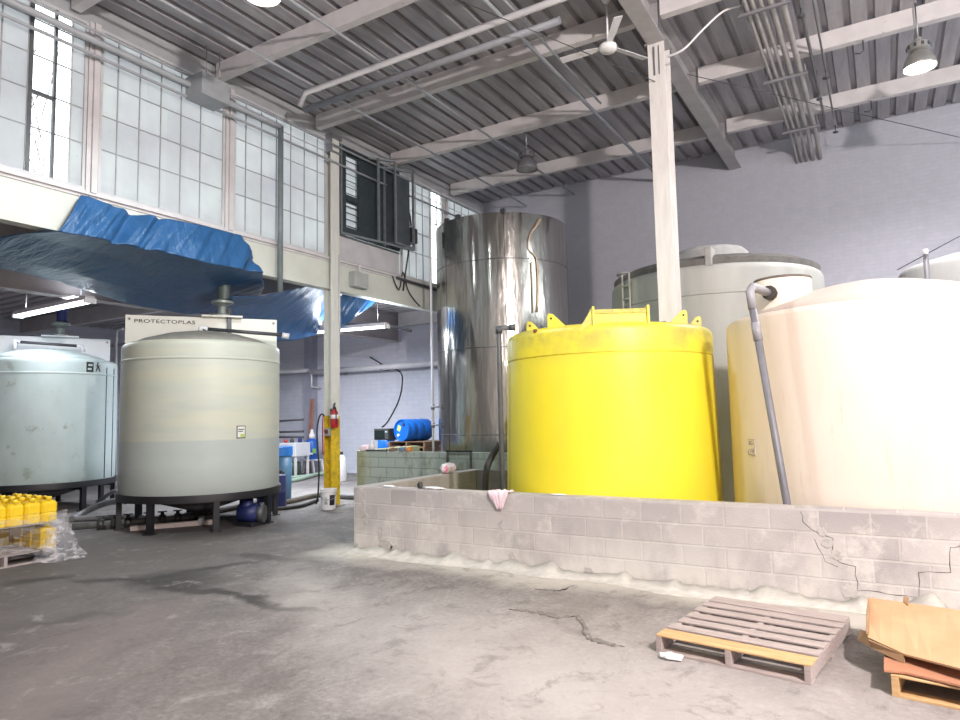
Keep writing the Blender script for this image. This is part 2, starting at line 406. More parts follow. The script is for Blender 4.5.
rows = [4.975, 5.15, 5.64, 6.145, 6.64, 7.14, 7.42]
rows = [4.98, 5.64, 6.145, 6.64, 7.14, 7.43]
def window(n, y0, y1, cols, clear=(), only=None, z0=4.975):
    s = struct(f'window_{n}', (XL, (y0+y1)/2, 4.975))
    zr = [z for z in rows if z > z0+.1]; zb = [z0]+zr
    mb = MB(); mc = MB(); has = False
    cc = [y0]+list(cols)+[y1]
    for a, b_ in zip(cc, cc[1:]):
        for z1, z2 in zip(zb, zb[1:]):
            tgt = mb
            for (ca, cb_) in clear:
                if (a+b_)/2 > ca and (a+b_)/2 < cb_: tgt = mc; has = True
            tgt.box((XL-.004, a, z1), (XL+.004, b_, z2))
    mb.build('window_pane', PANE, s)
    if has: mc.build('clear_pane', CLEAR, s)
    mb = MB()
    for c in cols: mb.box((XL-.012, c-.007, z0), (XL+.018, c+.007, 7.43))
    for z in zr[:-1]: mb.box((XL-.012, y0, z-.006), (XL+.016, y1, z+.006))
    mb.build('muntin', munt, s)
    mb = MB(); fw = .04
    mb.box((XL-.03, y0, z0), (XL+.03, y0+fw, 7.43)).box((XL-.03, y1-fw, z0), (XL+.03, y1, 7.43)).box((XL-.03, y0+fw, z0), (XL+.03, y1-fw, z0+fw)).box((XL-.03, y0+fw, 7.43-fw), (XL+.03, y1-fw, 7.43))
    mb.build('window_frame', frame_m, s)
    return s
w1 = window(1, 2.75, 4.98, [3.1, 3.45, 3.8, 3.9, 4.22, 4.27, 4.55, 4.77], clear=((4.26, 4.78),))
mb = MB(); mb.box((XL-.02, 4.22, 4.975), (XL+.025, 4.27, 7.43)).box((XL-.02, 4.535, 4.975), (XL+.028, 4.57, 7.43)).box((XL-.02, 4.27, 6.10), (XL+.028, 4.55, 6.145)); mb.build('vent_sash', PM('dark sash paint', (.07, .08, .09), (.10, .11, .12), 6, .5), w1)
window(2, 5.16, 7.30, [5.43, 5.77, 6.12, 6.47, 6.83])
window(3, 7.48, 9.74, [7.75, 8.1, 8.45, 8.8, 9.15, 9.5])
window(4, 9.98, 12.2, [10.3, 10.64, 10.98, 11.33, 11.68])
window(5, 12.2, 13.92, [12.5, 12.78, 13.06, 13.36, 13.42, 13.68], clear=((13.42, 13.92),))
window(6, -6.9, 2.57, [k*.345-6.7 for k in range(1, 27)])
window(7, 14.14, 15.98, [14.5, 14.85, 15.2, 15.55])
for i, y in enumerate((2.66, 5.07, 7.39, 14.03)):
    mb = MB(); mb.box((XL-.08, y-.085, 4.90), (XL+.035, y+.085, 7.45)); mb.box((XL+.035, y-.02, 4.95), (XL+.075, y+.06, 7.45)); mb.box((XL+.035, y-.085, 4.95), (XL+.05, y-.06, 7.45))
    o = mb.build(f'trim_{4+i}', white_paint); o['kind'] = 'structure'
# bare branches outside the clear panes
def branch(mb, p, d, r, n):
    q = p+d; mb.tube([p, p.lerp(q, .5)+Vector((0, random.uniform(-.05, .05), .02)), q], [r, r*.85, r*.7], 6)
    if n:
        for k in range(3):
            e = d.copy()*random.uniform(.55, .8); e.rotate(Matrix.Rotation(random.uniform(-.8, .8), 3, 'X')); e.x += random.uniform(-.1, .1); branch(mb, p.lerp(q, random.uniform(.5, 1)), e, r*.55, n-1)
mb = MB(); branch(mb, Vector((-24, 11.2, 0)), Vector((0, 0, 10.0)), .10, 0)
for k in range(5): branch(mb, Vector((-24, 11.2, 9.0+k*.8)), Vector((random.uniform(-.3, .3), random.uniform(-1.2, 1.2), 2.6)), .022, 3)
tag(mb.build('bare_tree', PM('bark', (.16, .14, .13), (.10, .09, .08), 9, .9)), 'bare tree outside seen through the clear strip of the leftmost window', 'tree')

# ------------------------------------------------------------------ low annex roof
ann = PM('annex deck', (.50, .47, .49), (.44, .41, .43), 3, .6)
mb = MB(); prof = []; y = -7.0
while y < YB:
    prof += [(y, 4.84), (y+.2, 4.84), (y+.23, 4.92), (y+.32, 4.92)]; y += .35
mb.grid([[(-22, py, pz) for py, pz in prof], [(-9.55, py, pz) for py, pz in prof]], smooth=False)
o = mb.build('ceiling', ann, solid=.01); o['kind'] = 'structure'
mb = MB(); mb.box((-22.2, -7.2, 4.95), (-9.58, YB+.3, 5.0)); tag(mb.build('ceiling', PM('roof gravel', (.42, .42, .38), (.36, .36, .33), 20, .9)), kind='structure')
t = thing('annex_beam', 'deep grey painted steel beam under the low roof, behind the big blue tarp', 'beam', (-12.5, 8, 3.98))
mb = MB(); i_beam_y(mb, -6.9, 15.95, -12.5, 3.98, .8, .28); mb.build('beam_section', PM('annex beam paint', (.42, .38, .39), (.36, .33, .34), 3, .6), t)
for y, nm in ((4.9, 'over the wrapped yellow jugs'), (9.9, 'behind the white column'), (15.8, 'along the pale back wall')):
    t = thing('annex_joist', f'white steel joist under the low roof {nm}', 'beam', (-15, y, 4.4), 'joists of the low roof')
    mb = MB(); i_beam_x(mb, -21.9, -12.7, y, 4.42, .4, .16); i_beam_x(mb, -12.3, -9.6, y, 4.42, .4, .16); mb.build('beam_section', white_paint, t)

# ------------------------------------------------------------------ columns
def column_mat():
    m, nt, b = newmat('column paint'); b.inputs['Roughness'].default_value = .5
    t = nt.nodes.new('ShaderNodeTexCoord'); s = nt.nodes.new('ShaderNodeSeparateXYZ'); nt.links.new(t.outputs['Object'], s.inputs[0])
    v = coords(nt, (4, 4, .8)); f = noise_n(nt, v, 4, 7, .7); f2 = noise_n(nt, coords(nt), 9, 6, .7)
    wh = mixc(nt, ramp(nt, f, .35, .7), (.66, .67, .62), (.56, .57, .54)); ye = mixc(nt, ramp(nt, f2, .45, .68), (.72, .50, .02), (.34, .25, .04))
    col = mixc(nt, ramp(nt, s.outputs[2], 1.75, 1.77), ye, wh); nt.links.new(col, b.inputs['Base Color']); return m
t = thing('steel_column', 'white steel column with yellow painted foot, beside the white bucket', 'column', (-9.4, 9.86, 0))
mb = MB(); cx, cy = -9.4, 9.86
mb.box((cx+.08, cy-.12, 0.02), (cx+.10, cy+.12, 7.4)).box((cx-.10, cy-.12, .02), (cx-.08, cy+.12, 7.4)).box((cx-.08, cy-.01, .02), (cx+.08, cy+.01, 7.4))
mb.build('column_shaft', column_mat(), t)
mb = MB(); mb.box((cx-.17, cy-.18, 0), (cx+.17, cy+.18, .02)); mb.build('base_plate', grey_paint, t)
mb = MB(); mb.box((cx-.14, cy-.16, 7.1), (cx+.16, cy+.16, 7.12)).box((cx-.13, cy-.15, 7.40), (cx+.15, cy+.15, 7.48)).box((cx-.13, cy-.15, 7.12), (cx+.15, cy-.13, 7.4)); mb.build('cap_bracket', galv, t)
t = thing('steel_column', 'tall white steel column rising behind the yellow tank', 'column', (XG, 9.84, 0))
cx, cy = XG, 9.84; mb = MB()
mb.box((cx-.125, cy-.16, .02), (cx+.125, cy-.14, 7.25)).box((cx-.125, cy+.14, .02), (cx+.125, cy+.16, 7.25)).box((cx+.0, cy-.14, .02), (cx+.02, cy+.14, 7.25))
mb.build('column_shaft', PM('right column paint', (.70, .68, .67), (.60, .585, .57), 3, .5, stretch=(4, 4, .7)), t)
mb = MB(); mb.box((cx-.2, cy-.2, 0), (cx+.2, cy+.2, .02)).box((cx-.17, cy-.17, 7.25), (cx+.17, cy+.17, 7.27)); mb.build('base_plate', grey_paint, t)
mb = MB(); q = atY(662, 311, cy-.165); mb.box((q.x-.05, cy-.175, 2.75), (q.x+.05, cy-.162, 3.02)); mb.build('guard_plate', PM('brown plate', (.14, .11, .10), (.22, .19, .18), 6, .7), t)
mb = MB(); mb.box((cx-.05, cy-.168, 6.75), (cx-.02, cy-.16, 7.2)).box((cx+.03, cy-.168, 6.75), (cx+.05, cy-.16, 7.2)); mb.build('splice_plate', galv, t)

# ------------------------------------------------------------------ block walls
def wall_extra(nt, col, s):
    # chalky white bloom climbing from the foot of the wall and pale runs
    v = coords(nt, (1.3, 1, .8)); f = noise_n(nt, v, 1.9, 7, .65)
    k = mth(nt, 'MULTIPLY', ramp(nt, s.outputs[2], .05, .75, 1, 0), ramp(nt, f, .36, .56))
    return mixc(nt, mth(nt, 'MULTIPLY', k, .8), col, (.66, .63, .58))
block_m = brick_mat('grey concrete block', 0, (.49, .455, .445), (.37, .345, .345), (.50, .475, .46), .405, .2, .010, .6, .9, spots=(.58, .55, .52), slo=.54, shi=.68, sscale=3, extra=wall_extra)
block_y = brick_mat('grey concrete block side', 1, (.44, .415, .39), (.38, .36, .34), (.46, .44, .42), .405, .2, .012, .5, .9)
cw = thing('block_wall', 'low grey concrete block wall in front of the yellow and beige tanks', 'wall', (-3, 6.85, 0))
mb = MB(); mb.box((-6.05, 6.75, 0), (4.5, 6.95, .81)); wf = mb.build('wall_course', block_m, cw, bevel=.006)
wf.name = 'front_run'
mb = MB(); mb.box((-6.05, 6.951, 0), (-5.85, 9.7, .81)); mb.build('side_run', block_y, cw, bevel=.006)
mb = MB(); mb.box((-5.849, 9.5, 0), (-4.55, 9.7, .81)); mb.build('rear_run', PM('shaded block', (.17, .165, .14), (.13, .125, .105), 4, .9, bmp=.3), cw)  # shade on this inner face painted as a darker block colour
# stepped cracks through the joints at the right end
def wall_crack(pix, w=.003):
    P = [atY(x, y, 6.747) for x, y in pix]; mb = MB(); fine = []
    for a, b_ in zip(P, P[1:]):
        n = max(2, int((b_-a).length/.06))
        for k in range(n): fine.append(a.lerp(b_, k/n)+Vector((random.uniform(-.008, .008), 0, random.uniform(-.008, .008))))
    fine.append(P[-1]); mb.tube([Vector((p.x, 6.749, p.z)) for p in fine], [w*random.uniform(.5, 1.4) for _ in fine], 5)
    mb.build('crack', PM('joint crack', (.09, .085, .08), (.16, .15, .14), 30, .95), cw)
wall_crack([(801, 512), (803, 522), (818, 534), (832, 538), (832, 556), (840, 562), (855, 566), (858, 590), (878, 592), (918, 598), (919, 572), (950, 573), (951, 547), (960, 546)])
wall_crack([(815, 540), (826, 562), (838, 567)], .002)
wall_crack([(502, 520), (498, 524), (503, 532)], .002)
mb = MB(); A, B, C_ = [], [], []
for k in range(281):
    x = -6.0+k*.034; h = .02+.20*max(0, noise.noise(Vector((x*2.6, 1, 0)))+.05)+.10*max(0, noise.noise(Vector((x*6.1, 2, 0)))); w_ = .20+.22*max(0, noise.noise(Vector((x*.9, 5, 0)))+.5)
    A.append((x, 6.746, max(.012, h))); B.append((x, 6.70-.3*w_, max(.01, h*.42))); C_.append((x, 6.74-w_-.02*noise.noise(Vector((x*9, 0, 3))), .002))
mb.grid([A, B, C_]); o = tag(mb.build('dust_drift', PM('pale mortar dust', (.58, .56, .50), (.46, .44, .40), 9, .95, bmp=.5, bscale=30), solid=.004), 'pale crumbly dust piled along the foot of the front block wall', 'dust'); o['kind'] = 'stuff'
def patch(cx_, cz_, w_, h_, seed):
    pts = []
    for k in range(28):
        a = 2*PI*k/28; q = 1+.5*noise.noise(Vector((math.cos(a)*1.6, math.sin(a)*1.6, seed)))+.25*noise.noise(Vector((math.cos(a)*5, math.sin(a)*5, seed))); pts.append((cx_+w_*q*math.cos(a), 6.744, max(.03, cz_+h_*q*math.sin(a))))
    mb = MB(); mb.prism(pts, (0, 1, 0), .008); mb.build('plaster_patch', PM('rough plaster', (.52, .49, .46), (.40, .38, .355), 18, .95, bmp=.6, bscale=40), cw, bevel=.004)
for k, (x, y, w_, h_) in enumerate(((363, 510, .05, .10), (366, 518, .035, .06), (380, 532, .05, .08), (385, 545, .10, .07), (395, 549, .07, .05), (356, 546, .03, .06), (512, 556, .05, .04), (588, 572, .06, .04), (822, 532, .035, .04), (828, 543, .05, .045), (836, 555, .045, .05), (850, 592, .06, .06))):
    p = atY(x, y, 6.745); patch(p.x, p.z, w_, h_, k*3.1)
# green stained wall around the steel tank
def green_extra(nt, col, s):
    v = coords(nt, (1, 1, .6)); f = noise_n(nt, v, 2.6, 6, .7)
    col = mixc(nt, mth(nt, 'MULTIPLY', ramp(nt, f, .50, .66), .75), col, (.16, .16, .08))
    return mixc(nt, ramp(nt, s.outputs[0], .5, -.1, 0, .75), col, (.42, .42, .16))
green_m = brick_mat('green painted block', 0, (.42, .49, .45), (.38, .45, .415), (.29, .34, .31), .405, .19, .012, .5, .75, extra=green_extra)
gw = thing('block_wall', 'taller green stained block wall with a rounded left end, in front of the steel tank', 'wall', (-8.95, 10.0, 0))
pts = []; R_ = .55; th = .2
outer = [(-4.3, 10.0)]+[(-8.63-R_*math.sin(a), 10.0+R_-R_*math.cos(a)) for a in [PI/2*k/10 for k in range(11)]]+[(-9.18, 12.2)]
inner = [(-8.98, 12.2)]+[(-8.63-(R_-th)*math.sin(a), 10.0+R_-(R_-th)*math.cos(a)) for a in [PI/2*k/10 for k in range(10, -1, -1)]]+[(-4.3, 10.2)]
mb = MB(); mb.prism([(x, y, 0) for x, y in outer+inner], (0, 0, 1), 1.06); mb.build('wall_run', green_m, gw)

# ------------------------------------------------------------------ tanks
def arc(r0, z0, r1, z1, n=6):      # rounded shoulder from vertical wall to flat
    return [(r0-(r0-r1)*(1-math.cos(PI/2*k/n)), z0+(z1-z0)*math.sin(PI/2*k/n)) for k in range(n+1)]
# stainless tank
def steel_mat():
    m, nt, b = newmat('polished stainless'); b.inputs['Metallic'].default_value = 1; b.inputs['Roughness'].default_value = .2
    v = coords(nt, (1, 1, .12)); f = noise_n(nt, v, 1.6, 4, .5); f2 = noise_n(nt, coords(nt, (1, 1, .4)), 3.2, 3, .5); f3 = noise_n(nt, coords(nt, (3, 3, .2)), 6, 6, .7)
    col = mixc(nt, ramp(nt, f3, .4, .7), (.44, .43, .41), (.33, .325, .29)); nt.links.new(col, b.inputs['Base Color'])
    nt.links.new(ramp(nt, f3, .35, .7, .14, .28), b.inputs['Roughness'])
    bump(nt, b, mth(nt, 'ADD', f, mth(nt, 'MULTIPLY', f2, .4)), .35, .12); return m
ST = thing('steel_tank', 'tall shiny stainless steel cylindrical tank in the back left corner', 'tank', (-7.52, 13.55, 0))
r = 1.535
def dent(a, z):
    d = 0.0
    for (aa, zz, wa, wz, k) in ((-PI/2+.16, 5.1, .10, .9, -.05), (-PI/2-.35, 2.3, .08, 1.2, -.02), (-PI/2-.75, 4.0, .1, 1.4, -.018), (-PI/2+.05, 3.9, .05, 2, .012)):
        da = (a-aa+PI) % (2*PI)-PI; d += k*math.exp(-(da/wa)**2-((z-zz)/wz)**2)
    return d
prof = [(r, .02+k*.245) for k in range(25)]+[(r, 6.03), (r-.03, 6.03), (r-.03, 5.97), (r*.5, 6.12), (0, 6.2)]
mb = MB(); mb.lathe(prof, (-7.52, 13.55, 0), 128, fn=lambda a, z: dent(a, z) if z < 6 else 0)
mb.build('tank_shell', steel_mat(), ST, sharp_angle=math.radians(50))
for z in (5.03, 3.14, 1.3):
    mb = MB(); mb.lathe([(r-.01, z-.008), (r+.005, z-.006), (r+.005, z+.006), (r-.01, z+.008)], (-7.52, 13.55, 0), 128, fn=lambda a, q: dent(a, q)); mb.build('weld_seam', dark_metal, ST)
for a in (-PI/2-.42, -PI/2+.55):
    mb = MB(); mb.box((-7.52+(r+.0)*math.cos(a)-.004, 13.55+r*math.sin(a)-.004, .05), (-7.52+r*math.cos(a)+.004, 13.55+r*math.sin(a)+.004, 6.0)); mb.build('vertical_seam', dark_metal, ST)
def surf(px, py, c, rr):            # point of a tank wall under a sight line
    d = ray(px, py); ox, oy = -c[0], -c[1]
    A = d.x*d.x+d.y*d.y; B = 2*(ox*d.x+oy*d.y); C = ox*ox+oy*oy-rr*rr; D = B*B-4*A*C
    k = (-B-math.sqrt(max(D, 0)))/(2*A); return EYE+d*k
mb = MB(); cS = (-7.52, 13.55)
mb.tube([surf(x, y, cS, r+.02) for x, y in ((540, 219), (536, 226), (531, 233), (528, 242), (529, 250), (534, 255), (537, 262), (538, 290), (537, 312))], [.035, .03, .02, .012, .01, .012, .018, .02, .02], 6, smooth_n=3)
mb.build('torn_strip', PM('bare torn metal', (.62, .42, .28), (.75, .62, .48), 8, .35, .5), ST)
mb = MB(); mb.tube([surf(x, y, cS, r+.02) for x, y in ((531, 262), (532, 280), (533, 313))], .014, 6)
mb.build('drip_line', PM('pale streak', (.66, .68, .50), (.55, .55, .42), 8, .5), ST)
for (x, y) in ((447, 218), (458, 217), (503, 213)):
    p = surf(x, y+3, cS, r-.02); mb = MB(); mb.box((p.x-.05, p.y-.04, 5.98), (p.x+.05, p.y+.04, 6.1)); mb.build('rim_bracket', dark_metal, ST)

# yellow tank
def yellow_mat():
    m, nt, b = newmat('yellow polyethylene'); b.inputs['Roughness'].default_value = .42
    f = noise_n(nt, coords(nt, (1, 1, .5)), 1.5, 6, .6); f2 = noise_n(nt, coords(nt), 11, 7, .7)
    col = mixc(nt, ramp(nt, f, .35, .65), (.90, .76, .03), (.80, .69, .05))
    col = mixc(nt, ramp(nt, f2, .70, .76, 0, .5), col, (.42, .30, .05))
    t = nt.nodes.new('ShaderNodeTexCoord'); s = nt.nodes.new('ShaderNodeSeparateXYZ'); nt.links.new(t.outputs['Object'], s.inputs[0])
    f3 = noise_n(nt, coords(nt, (1.4, 1.4, 1.8)), 1.4, 6, .65)
    col = mixc(nt, mth(nt, 'MULTIPLY', ramp(nt, s.outputs[2], 2.2, 2.6), ramp(nt, f3, .38, .60, .1, .8)), col, (.36, .33, .09))
    nt.links.new(col, b.inputs['Base Color']); bump(nt, b, noise_n(nt, coords(nt), 2, 3), .1, .05); return m
YM = yellow_mat()
cY = (-3.045, 8.26); rY = 1.3
YT = thing('yellow_tank', 'bright yellow plastic cylindrical tank with lifting lugs behind the block wall', 'tank', (cY[0], cY[1], 0))
prof = [(rY+.04, .0), (rY+.04, .6), (rY+.03, 1.2), (rY+.015, 1.8), (rY, 2.36), (rY-.012, 2.365), (rY-.012, 2.378), (rY, 2.383)]+arc(rY, 2.62, rY-.10, 2.72)+[(rY-.4, 2.755), (0, 2.80)]
mb = MB(); mb.lathe(prof, (cY[0], cY[1], 0), 96); mb.build('tank_shell', YM, YT, sharp_angle=math.radians(40))
def lug(px, py, mirror, hgt=.17, w=.24):
    p = surf(px, py, cY, rY-.10); d = Vector((.8, .6, 0)).normalized(); r_in = Vector((cY[0]-p.x, cY[1]-p.y, 0)).normalized()
    d = Vector((.935, .354, 0)); r_in = Vector((-.354, .935, 0))
    if mirror: d = -d
    z0 = 2.69; base = Vector((p.x, p.y, z0))+r_in*.03
    mb = MB(); mb.prism([base, base+d*w, base+d*.07+Vector((0, 0, hgt)), base+d*.02+Vector((0, 0, hgt+.015)), base+Vector((0, 0, hgt-.02))], r_in, .03)
    o = mb.build('lifting_lug', YM, YT, bevel=.008)
    mb = MB(); q = base+d*.045+Vector((0, 0, hgt-.05))-r_in*.002; mb.tube([q, q+r_in*.034], .014, 10); mb.build('lug_hole', PM('dark hole', (.03, .025, .01), None, rough=.9), o)
lug(526, 326, False, .15, .2); lug(547, 322, False, .19, .26); lug(688, 322, True, .19, .26); lug(702, 325, True, .16, .2)
# raised fill box at the front of the top
pA, pB = surf(592, 318, cY, rY-.04), surf(647, 318, cY, rY-.04); dr = (pB-pA); dr.z = 0; L = dr.length; dr.normalize(); inn = Vector((-dr.y, dr.x, 0))
A0 = Vector((pA.x, pA.y, 2.62)); mb = MB()
mb.prism([A0, A0+dr*L, A0+dr*L+Vector((0, 0, .20)), A0+Vector((0, 0, .20))], inn, .42); mb.build('fill_box', YM, YT, bevel=.012)
for k in (0, L):
    q = A0+dr*k; mb = MB(); mb.prism([q-inn*.02, q+inn*.44, q+inn*.44+Vector((0, 0, .28)), q-inn*.02+Vector((0, 0, .28))], dr, .03); mb.build('box_cheek', YM, YT, bevel=.006)
mb = MB(); q = A0-dr*.17; mb.prism([q, q+dr*.17, q+dr*.17+Vector((0, 0, .26))], inn, .03); mb.build('gusset', YM, YT, bevel=.004)
mb = MB(); q = A0+dr*.03; mb.prism([q+Vector((0, 0, .2)), q+dr*(L-.03)+Vector((0, 0, .2)), q+dr*(L-.03)+Vector((0, 0, .25))+inn*.03, q+Vector((0, 0, .25))+inn*.03], inn, .39)
mb.build('fill_lid', PM('dirty yellow lid', (.42, .36, .12), (.60, .54, .12), 20, .8, bmp=.4), YT)
mb = MB(); p = surf(535, 331, cY, rY-.01); rn = Vector((p.x-cY[0], p.y-cY[1], 0)).normalized(); mb.tube([p-rn*.02, p+rn*.012], .022, 12); mb.build('plug_hole', PM('brown plug', (.20, .06, .03), None, rough=.7), YT)
# grey overflow pipe on the left side of the yellow tank
pp = thing('drain_pipe', 'dark grey vertical pipe with elbow on the left side of the yellow tank', 'pipe', (-4.25, 7.28, 0))
P0 = atY(502.5, 490, 7.30); P1 = Vector((P0.x, 7.30, 2.80)); P2 = Vector((P0.x+.16, 7.36, 2.80))
mb = MB(); mb.tube([Vector((P0.x, 7.30, .01)), P1+Vector((0, 0, -.04)), P1, P2], .033, 12); mb.build('pipe_run', PM('dark grey pipe', (.09, .095, .10), (.12, .125, .13), 5, .5), pp)
mb = MB(); mb.tube([P1+Vector((0, 0, -.07)), P1+Vector((0, 0, .02))], .043, 12); mb.build('pipe_elbow', dark_metal, pp)
mb = MB(); mb.tube([P2-Vector((.04, .015, 0)), P2+Vector((.03, .02, 0))], .043, 12); mb.build('pipe_fitting', dark_metal, pp)
hs = MB(); hs.tube([atY(500, 444, 7.9), atY(491, 458, 7.85), atY(486, 475, 7.75), Vector((atY(484, 490, 7.6).x, 7.6, .3)), Vector((atY(484, 490, 7.6).x+.1, 7.5, .03))], .045, 10, smooth_n=5)
tag(hs.build('black_hose', black_rubber), 'black hose hanging down beside the dark pipe left of the yellow tank', 'hose')

# beige tank
def beige_mat():
    m, nt, b = newmat('beige polyethylene'); b.inputs['Roughness'].default_value = .5
    f = noise_n(nt, coords(nt, (1, 1, .3)), 1.3, 6, .6); f2 = noise_n(nt, coords(nt, (3.2, 3.2, .28)), 3.2, 8, .78); f3 = noise_n(nt, coords(nt), 13, 7, .7)
    col = mixc(nt, ramp(nt, f, .35, .65), (.74, .655, .57), (.68, .58, .49))
    col = mixc(nt, ramp(nt, f2, .57, .70, 0, .42), col, (.44, .30, .22))
    col = mixc(nt, ramp(nt, f3, .70, .78, 0, .4), col, (.45, .33, .25))
    nt.links.new(col, b.inputs['Base Color']); return m
BM = beige_mat(); cB = (-.07, 8.50); rB = 1.51
BT = thing('beige_tank', 'large cream beige domed plastic tank behind the block wall at right', 'tank', (cB[0], cB[1], 0))
prof = [(rB, 0), (rB, .9), (rB, 1.8), (rB, 2.58)]+arc(rB, 2.64, rB-.05, 2.70)
mb = MB(); mb.lathe(prof, (cB[0], cB[1], 0), 96); mb.build('tank_shell', BM, BT, sharp_angle=math.radians(35))
mb = MB(); mb.lathe([(rB-.052, 2.69), (rB-.3, 2.80), (rB-.65, 2.94), (rB-1.0, 3.03), (.25, 3.08), (0, 3.085)], (cB[0], cB[1], 0), 96); mb.build('tank_dome', PM('dusty beige dome', (.55, .455, .405), (.60, .50, .44), 3, .65, spots=(.42, .33, .28), sscale=9), BT)
cm = (-.88, 7.9)
mb = MB(); mb.lathe([(.285, 2.70), (.29, 3.10), (.27, 3.125), (.0, 3.13)], (cm[0], cm[1], 0), 48); mw = mb.build('manway', BM, BT, sharp_angle=math.radians(40))
mb = MB(); mb.lathe([(.292, 3.095), (.296, 3.10), (.292, 3.12), (.27, 3.125)], (cm[0], cm[1], 0), 48); mb.build('manway_rim', PM('dark gasket', (.10, .085, .075), (.16, .13, .11), 8, .7), mw)
# sticker with pen marks
p = surf(752, 447, cB, rB+.002); rn = Vector((p.x-cB[0], p.y-cB[1], 0)).normalized(); sd = Vector((-rn.y, rn.x, 0))
mb = MB(); mb.prism([p-sd*.065-Vector((0, 0, .085)), p+sd*.065-Vector((0, 0, .085)), p+sd*.065+Vector((0, 0, .085)), p-sd*.065+Vector((0, 0, .085))], rn, .006); mb.build('paper_sticker', PM('sticker paper', (.78, .70, .58), (.70, .61, .50), 9, .7), BT)
M = Matrix((sd, Vector((0, 0, 1)), rn)).transposed().to_4x4(); M.translation = p+rn*.008-sd*.045+Vector((0, 0, .02))
text_mesh('sticker_mark', '6G', M, .06, PM('faded ink', (.30, .25, .22), None, rough=.8), BT)
mb = MB()
for a, b_ in (((-.06, -.08), (.06, -.08)), ((.06, -.08), (.06, .08)), ((-.06, .08), (.06, .08)), ((-.06, -.03), (-.06, -.08)), ((-.03, -.02), (-.01, -.05)), ((.01, -.01), (.015, -.06)), ((.04, -.02), (.03, -.06))):
    mb.bar(p+rn*.009+sd*a[0]+Vector((0, 0, a[1])), p+rn*.009+sd*b_[0]+Vector((0, 0, b_[1])), .005, .004)
mb.build('sticker_border', MATS['faded ink'], BT)
# pvc pipe from the manway down over the wall
vp = thing('vent_pipe', None, None, (0, 0, 0)); vp.parent = BT; vp.location = -BT.location; vp['label'] = 'grey plastic pipe with elbow slanting down the front'
T0 = Vector((-1.08, 7.02, 2.86)); T1 = Vector((-.82, 6.98, .55))
e1 = Vector((-.97, 7.63, 2.93))
mb = MB(); mb.tube([T0, T1, T1+(T1-T0).normalized()*.5], .036, 14); mb.build('pipe_run', PM('pale grey pipe', (.13, .13, .15), (.17, .17, .19), 4, .45), vp)
mb = MB(); mb.tube([T0+(T1-T0).normalized()*.16, T0+Vector((0, 0, .02)), T0+Vector((.02, .05, .07)), e1], .043, 14); mb.build('pipe_elbow', PM('elbow plastic', (.24, .24, .26), (.30, .30, .32), 5, .45), vp)
mb = MB(); d_ = (T1-T0).normalized(); mb.tube([T0+d_*.30, T0+d_*.48], .044, 14); mb.build('pipe_coupling', MATS['elbow plastic'], vp)
mb = MB(); mb.tube([e1-Vector((0, .12, 0)), e1-Vector((0, .02, 0))], .075, 10); mb.build('pipe_fitting', PM('black fitting', (.03, .025, .02), None, rough=.6), vp)

# grey-green tank behind the column
def greytank_mat():
    m, nt, b = newmat('stained grey fibreglass'); b.inputs['Roughness'].default_value = .55
    f = noise_n(nt, coords(nt, (1, 1, .25)), 2.2, 6, .6); f2 = noise_n(nt, coords(nt, (5, 5, .18)), 2.6, 7, .7)
    col = mixc(nt, ramp(nt, f, .35, .65), (.38, .39, .375), (.31, .32, .30))
    t = nt.nodes.new('ShaderNodeTexCoord'); s = nt.nodes.new('ShaderNodeSeparateXYZ'); nt.links.new(t.outputs['Object'], s.inputs[0])
    lf = ramp(nt, s.outputs[0], -.6, -1.5)
    col = mixc(nt, mth(nt, 'MULTIPLY', lf, ramp(nt, f2, .42, .62, .3, .9)), col, (.26, .26, .16))
    nt.links.new(col, b.inputs['Base Color']); return m
GM = greytank_mat(); cG = (-2.46, 12.05); rG = 1.74
dirty = PM('dirty dark roof', (.09, .088, .084), (.14, .135, .13), 7, .75, bmp=.3)
GT = thing('grey_tank', 'large stained grey tank with a dark lid behind the right column', 'tank', (cG[0], cG[1], 0))
mb = MB(); mb.lathe([(rG, 0), (rG, 1.5), (rG, 3.46), (rG+.015, 3.47), (rG+.015, 3.50), (rG, 3.51)]+arc(rG, 3.82, rG-.12, 3.95), (cG[0], cG[1], 0), 96); mb.build('tank_shell', GM, GT, sharp_angle=math.radians(40))
mb = MB(); mb.lathe([(rG-.05, 3.93), (rG-.04, 4.02), (rG-.2, 4.10), (rG-.75, 4.22), (0, 4.32)], (cG[0], cG[1], 0), 64); mb.build('tank_roof', dirty, GT, sharp_angle=math.radians(40))
mb = MB(); mb.lathe([(.62, 4.15), (.62, 4.34), (.55, 4.41), (0, 4.45)], (cG[0]+.05, cG[1]-.35, 0), 40); mb.build('hatch_lid', PM('pale lid', (.34, .34, .34), (.26, .26, .25), 5, .6), GT, sharp_angle=math.radians(40))
p = surf(709, 262, cG, rG-.05); mb = MB(); mb.box((p.x-.06, p.y-.03, 3.88), (p.x+.05, p.y+.25, 4.2)); mb.build('lid_bracket', PM('pale lid', (0, 0, 0)), GT, bevel=.02)
p = surf(622, 285, cG, rG-.1); mb = MB(); mb.lathe([(.14, 3.90), (.14, 4.08), (.17, 4.09), (.17, 4.12), (0, 4.13)], (p.x+.05, p.y+.1, 0), 24); mb.build('vent_cap', PM('pale lid', (0, 0, 0)), GT, sharp_angle=math.radians(40))
mb = MB(); pa, pb = surf(623, 300, cG, rG+.05), surf(630, 300, cG, rG+.05)
for q in (pa, pb): mb.tube([(q.x, q.y, 2.6), (q.x, q.y, 4.0)], .016, 6)
for k in range(6): mb.tube([(pa.x, pa.y, 2.7+k*.22), (pb.x, pb.y, 2.7+k*.22)], .014, 6)
mb.build('rung_ladder', PM('pale rung', (.40, .40, .34), (.32, .32, .26), 6, .6), GT)
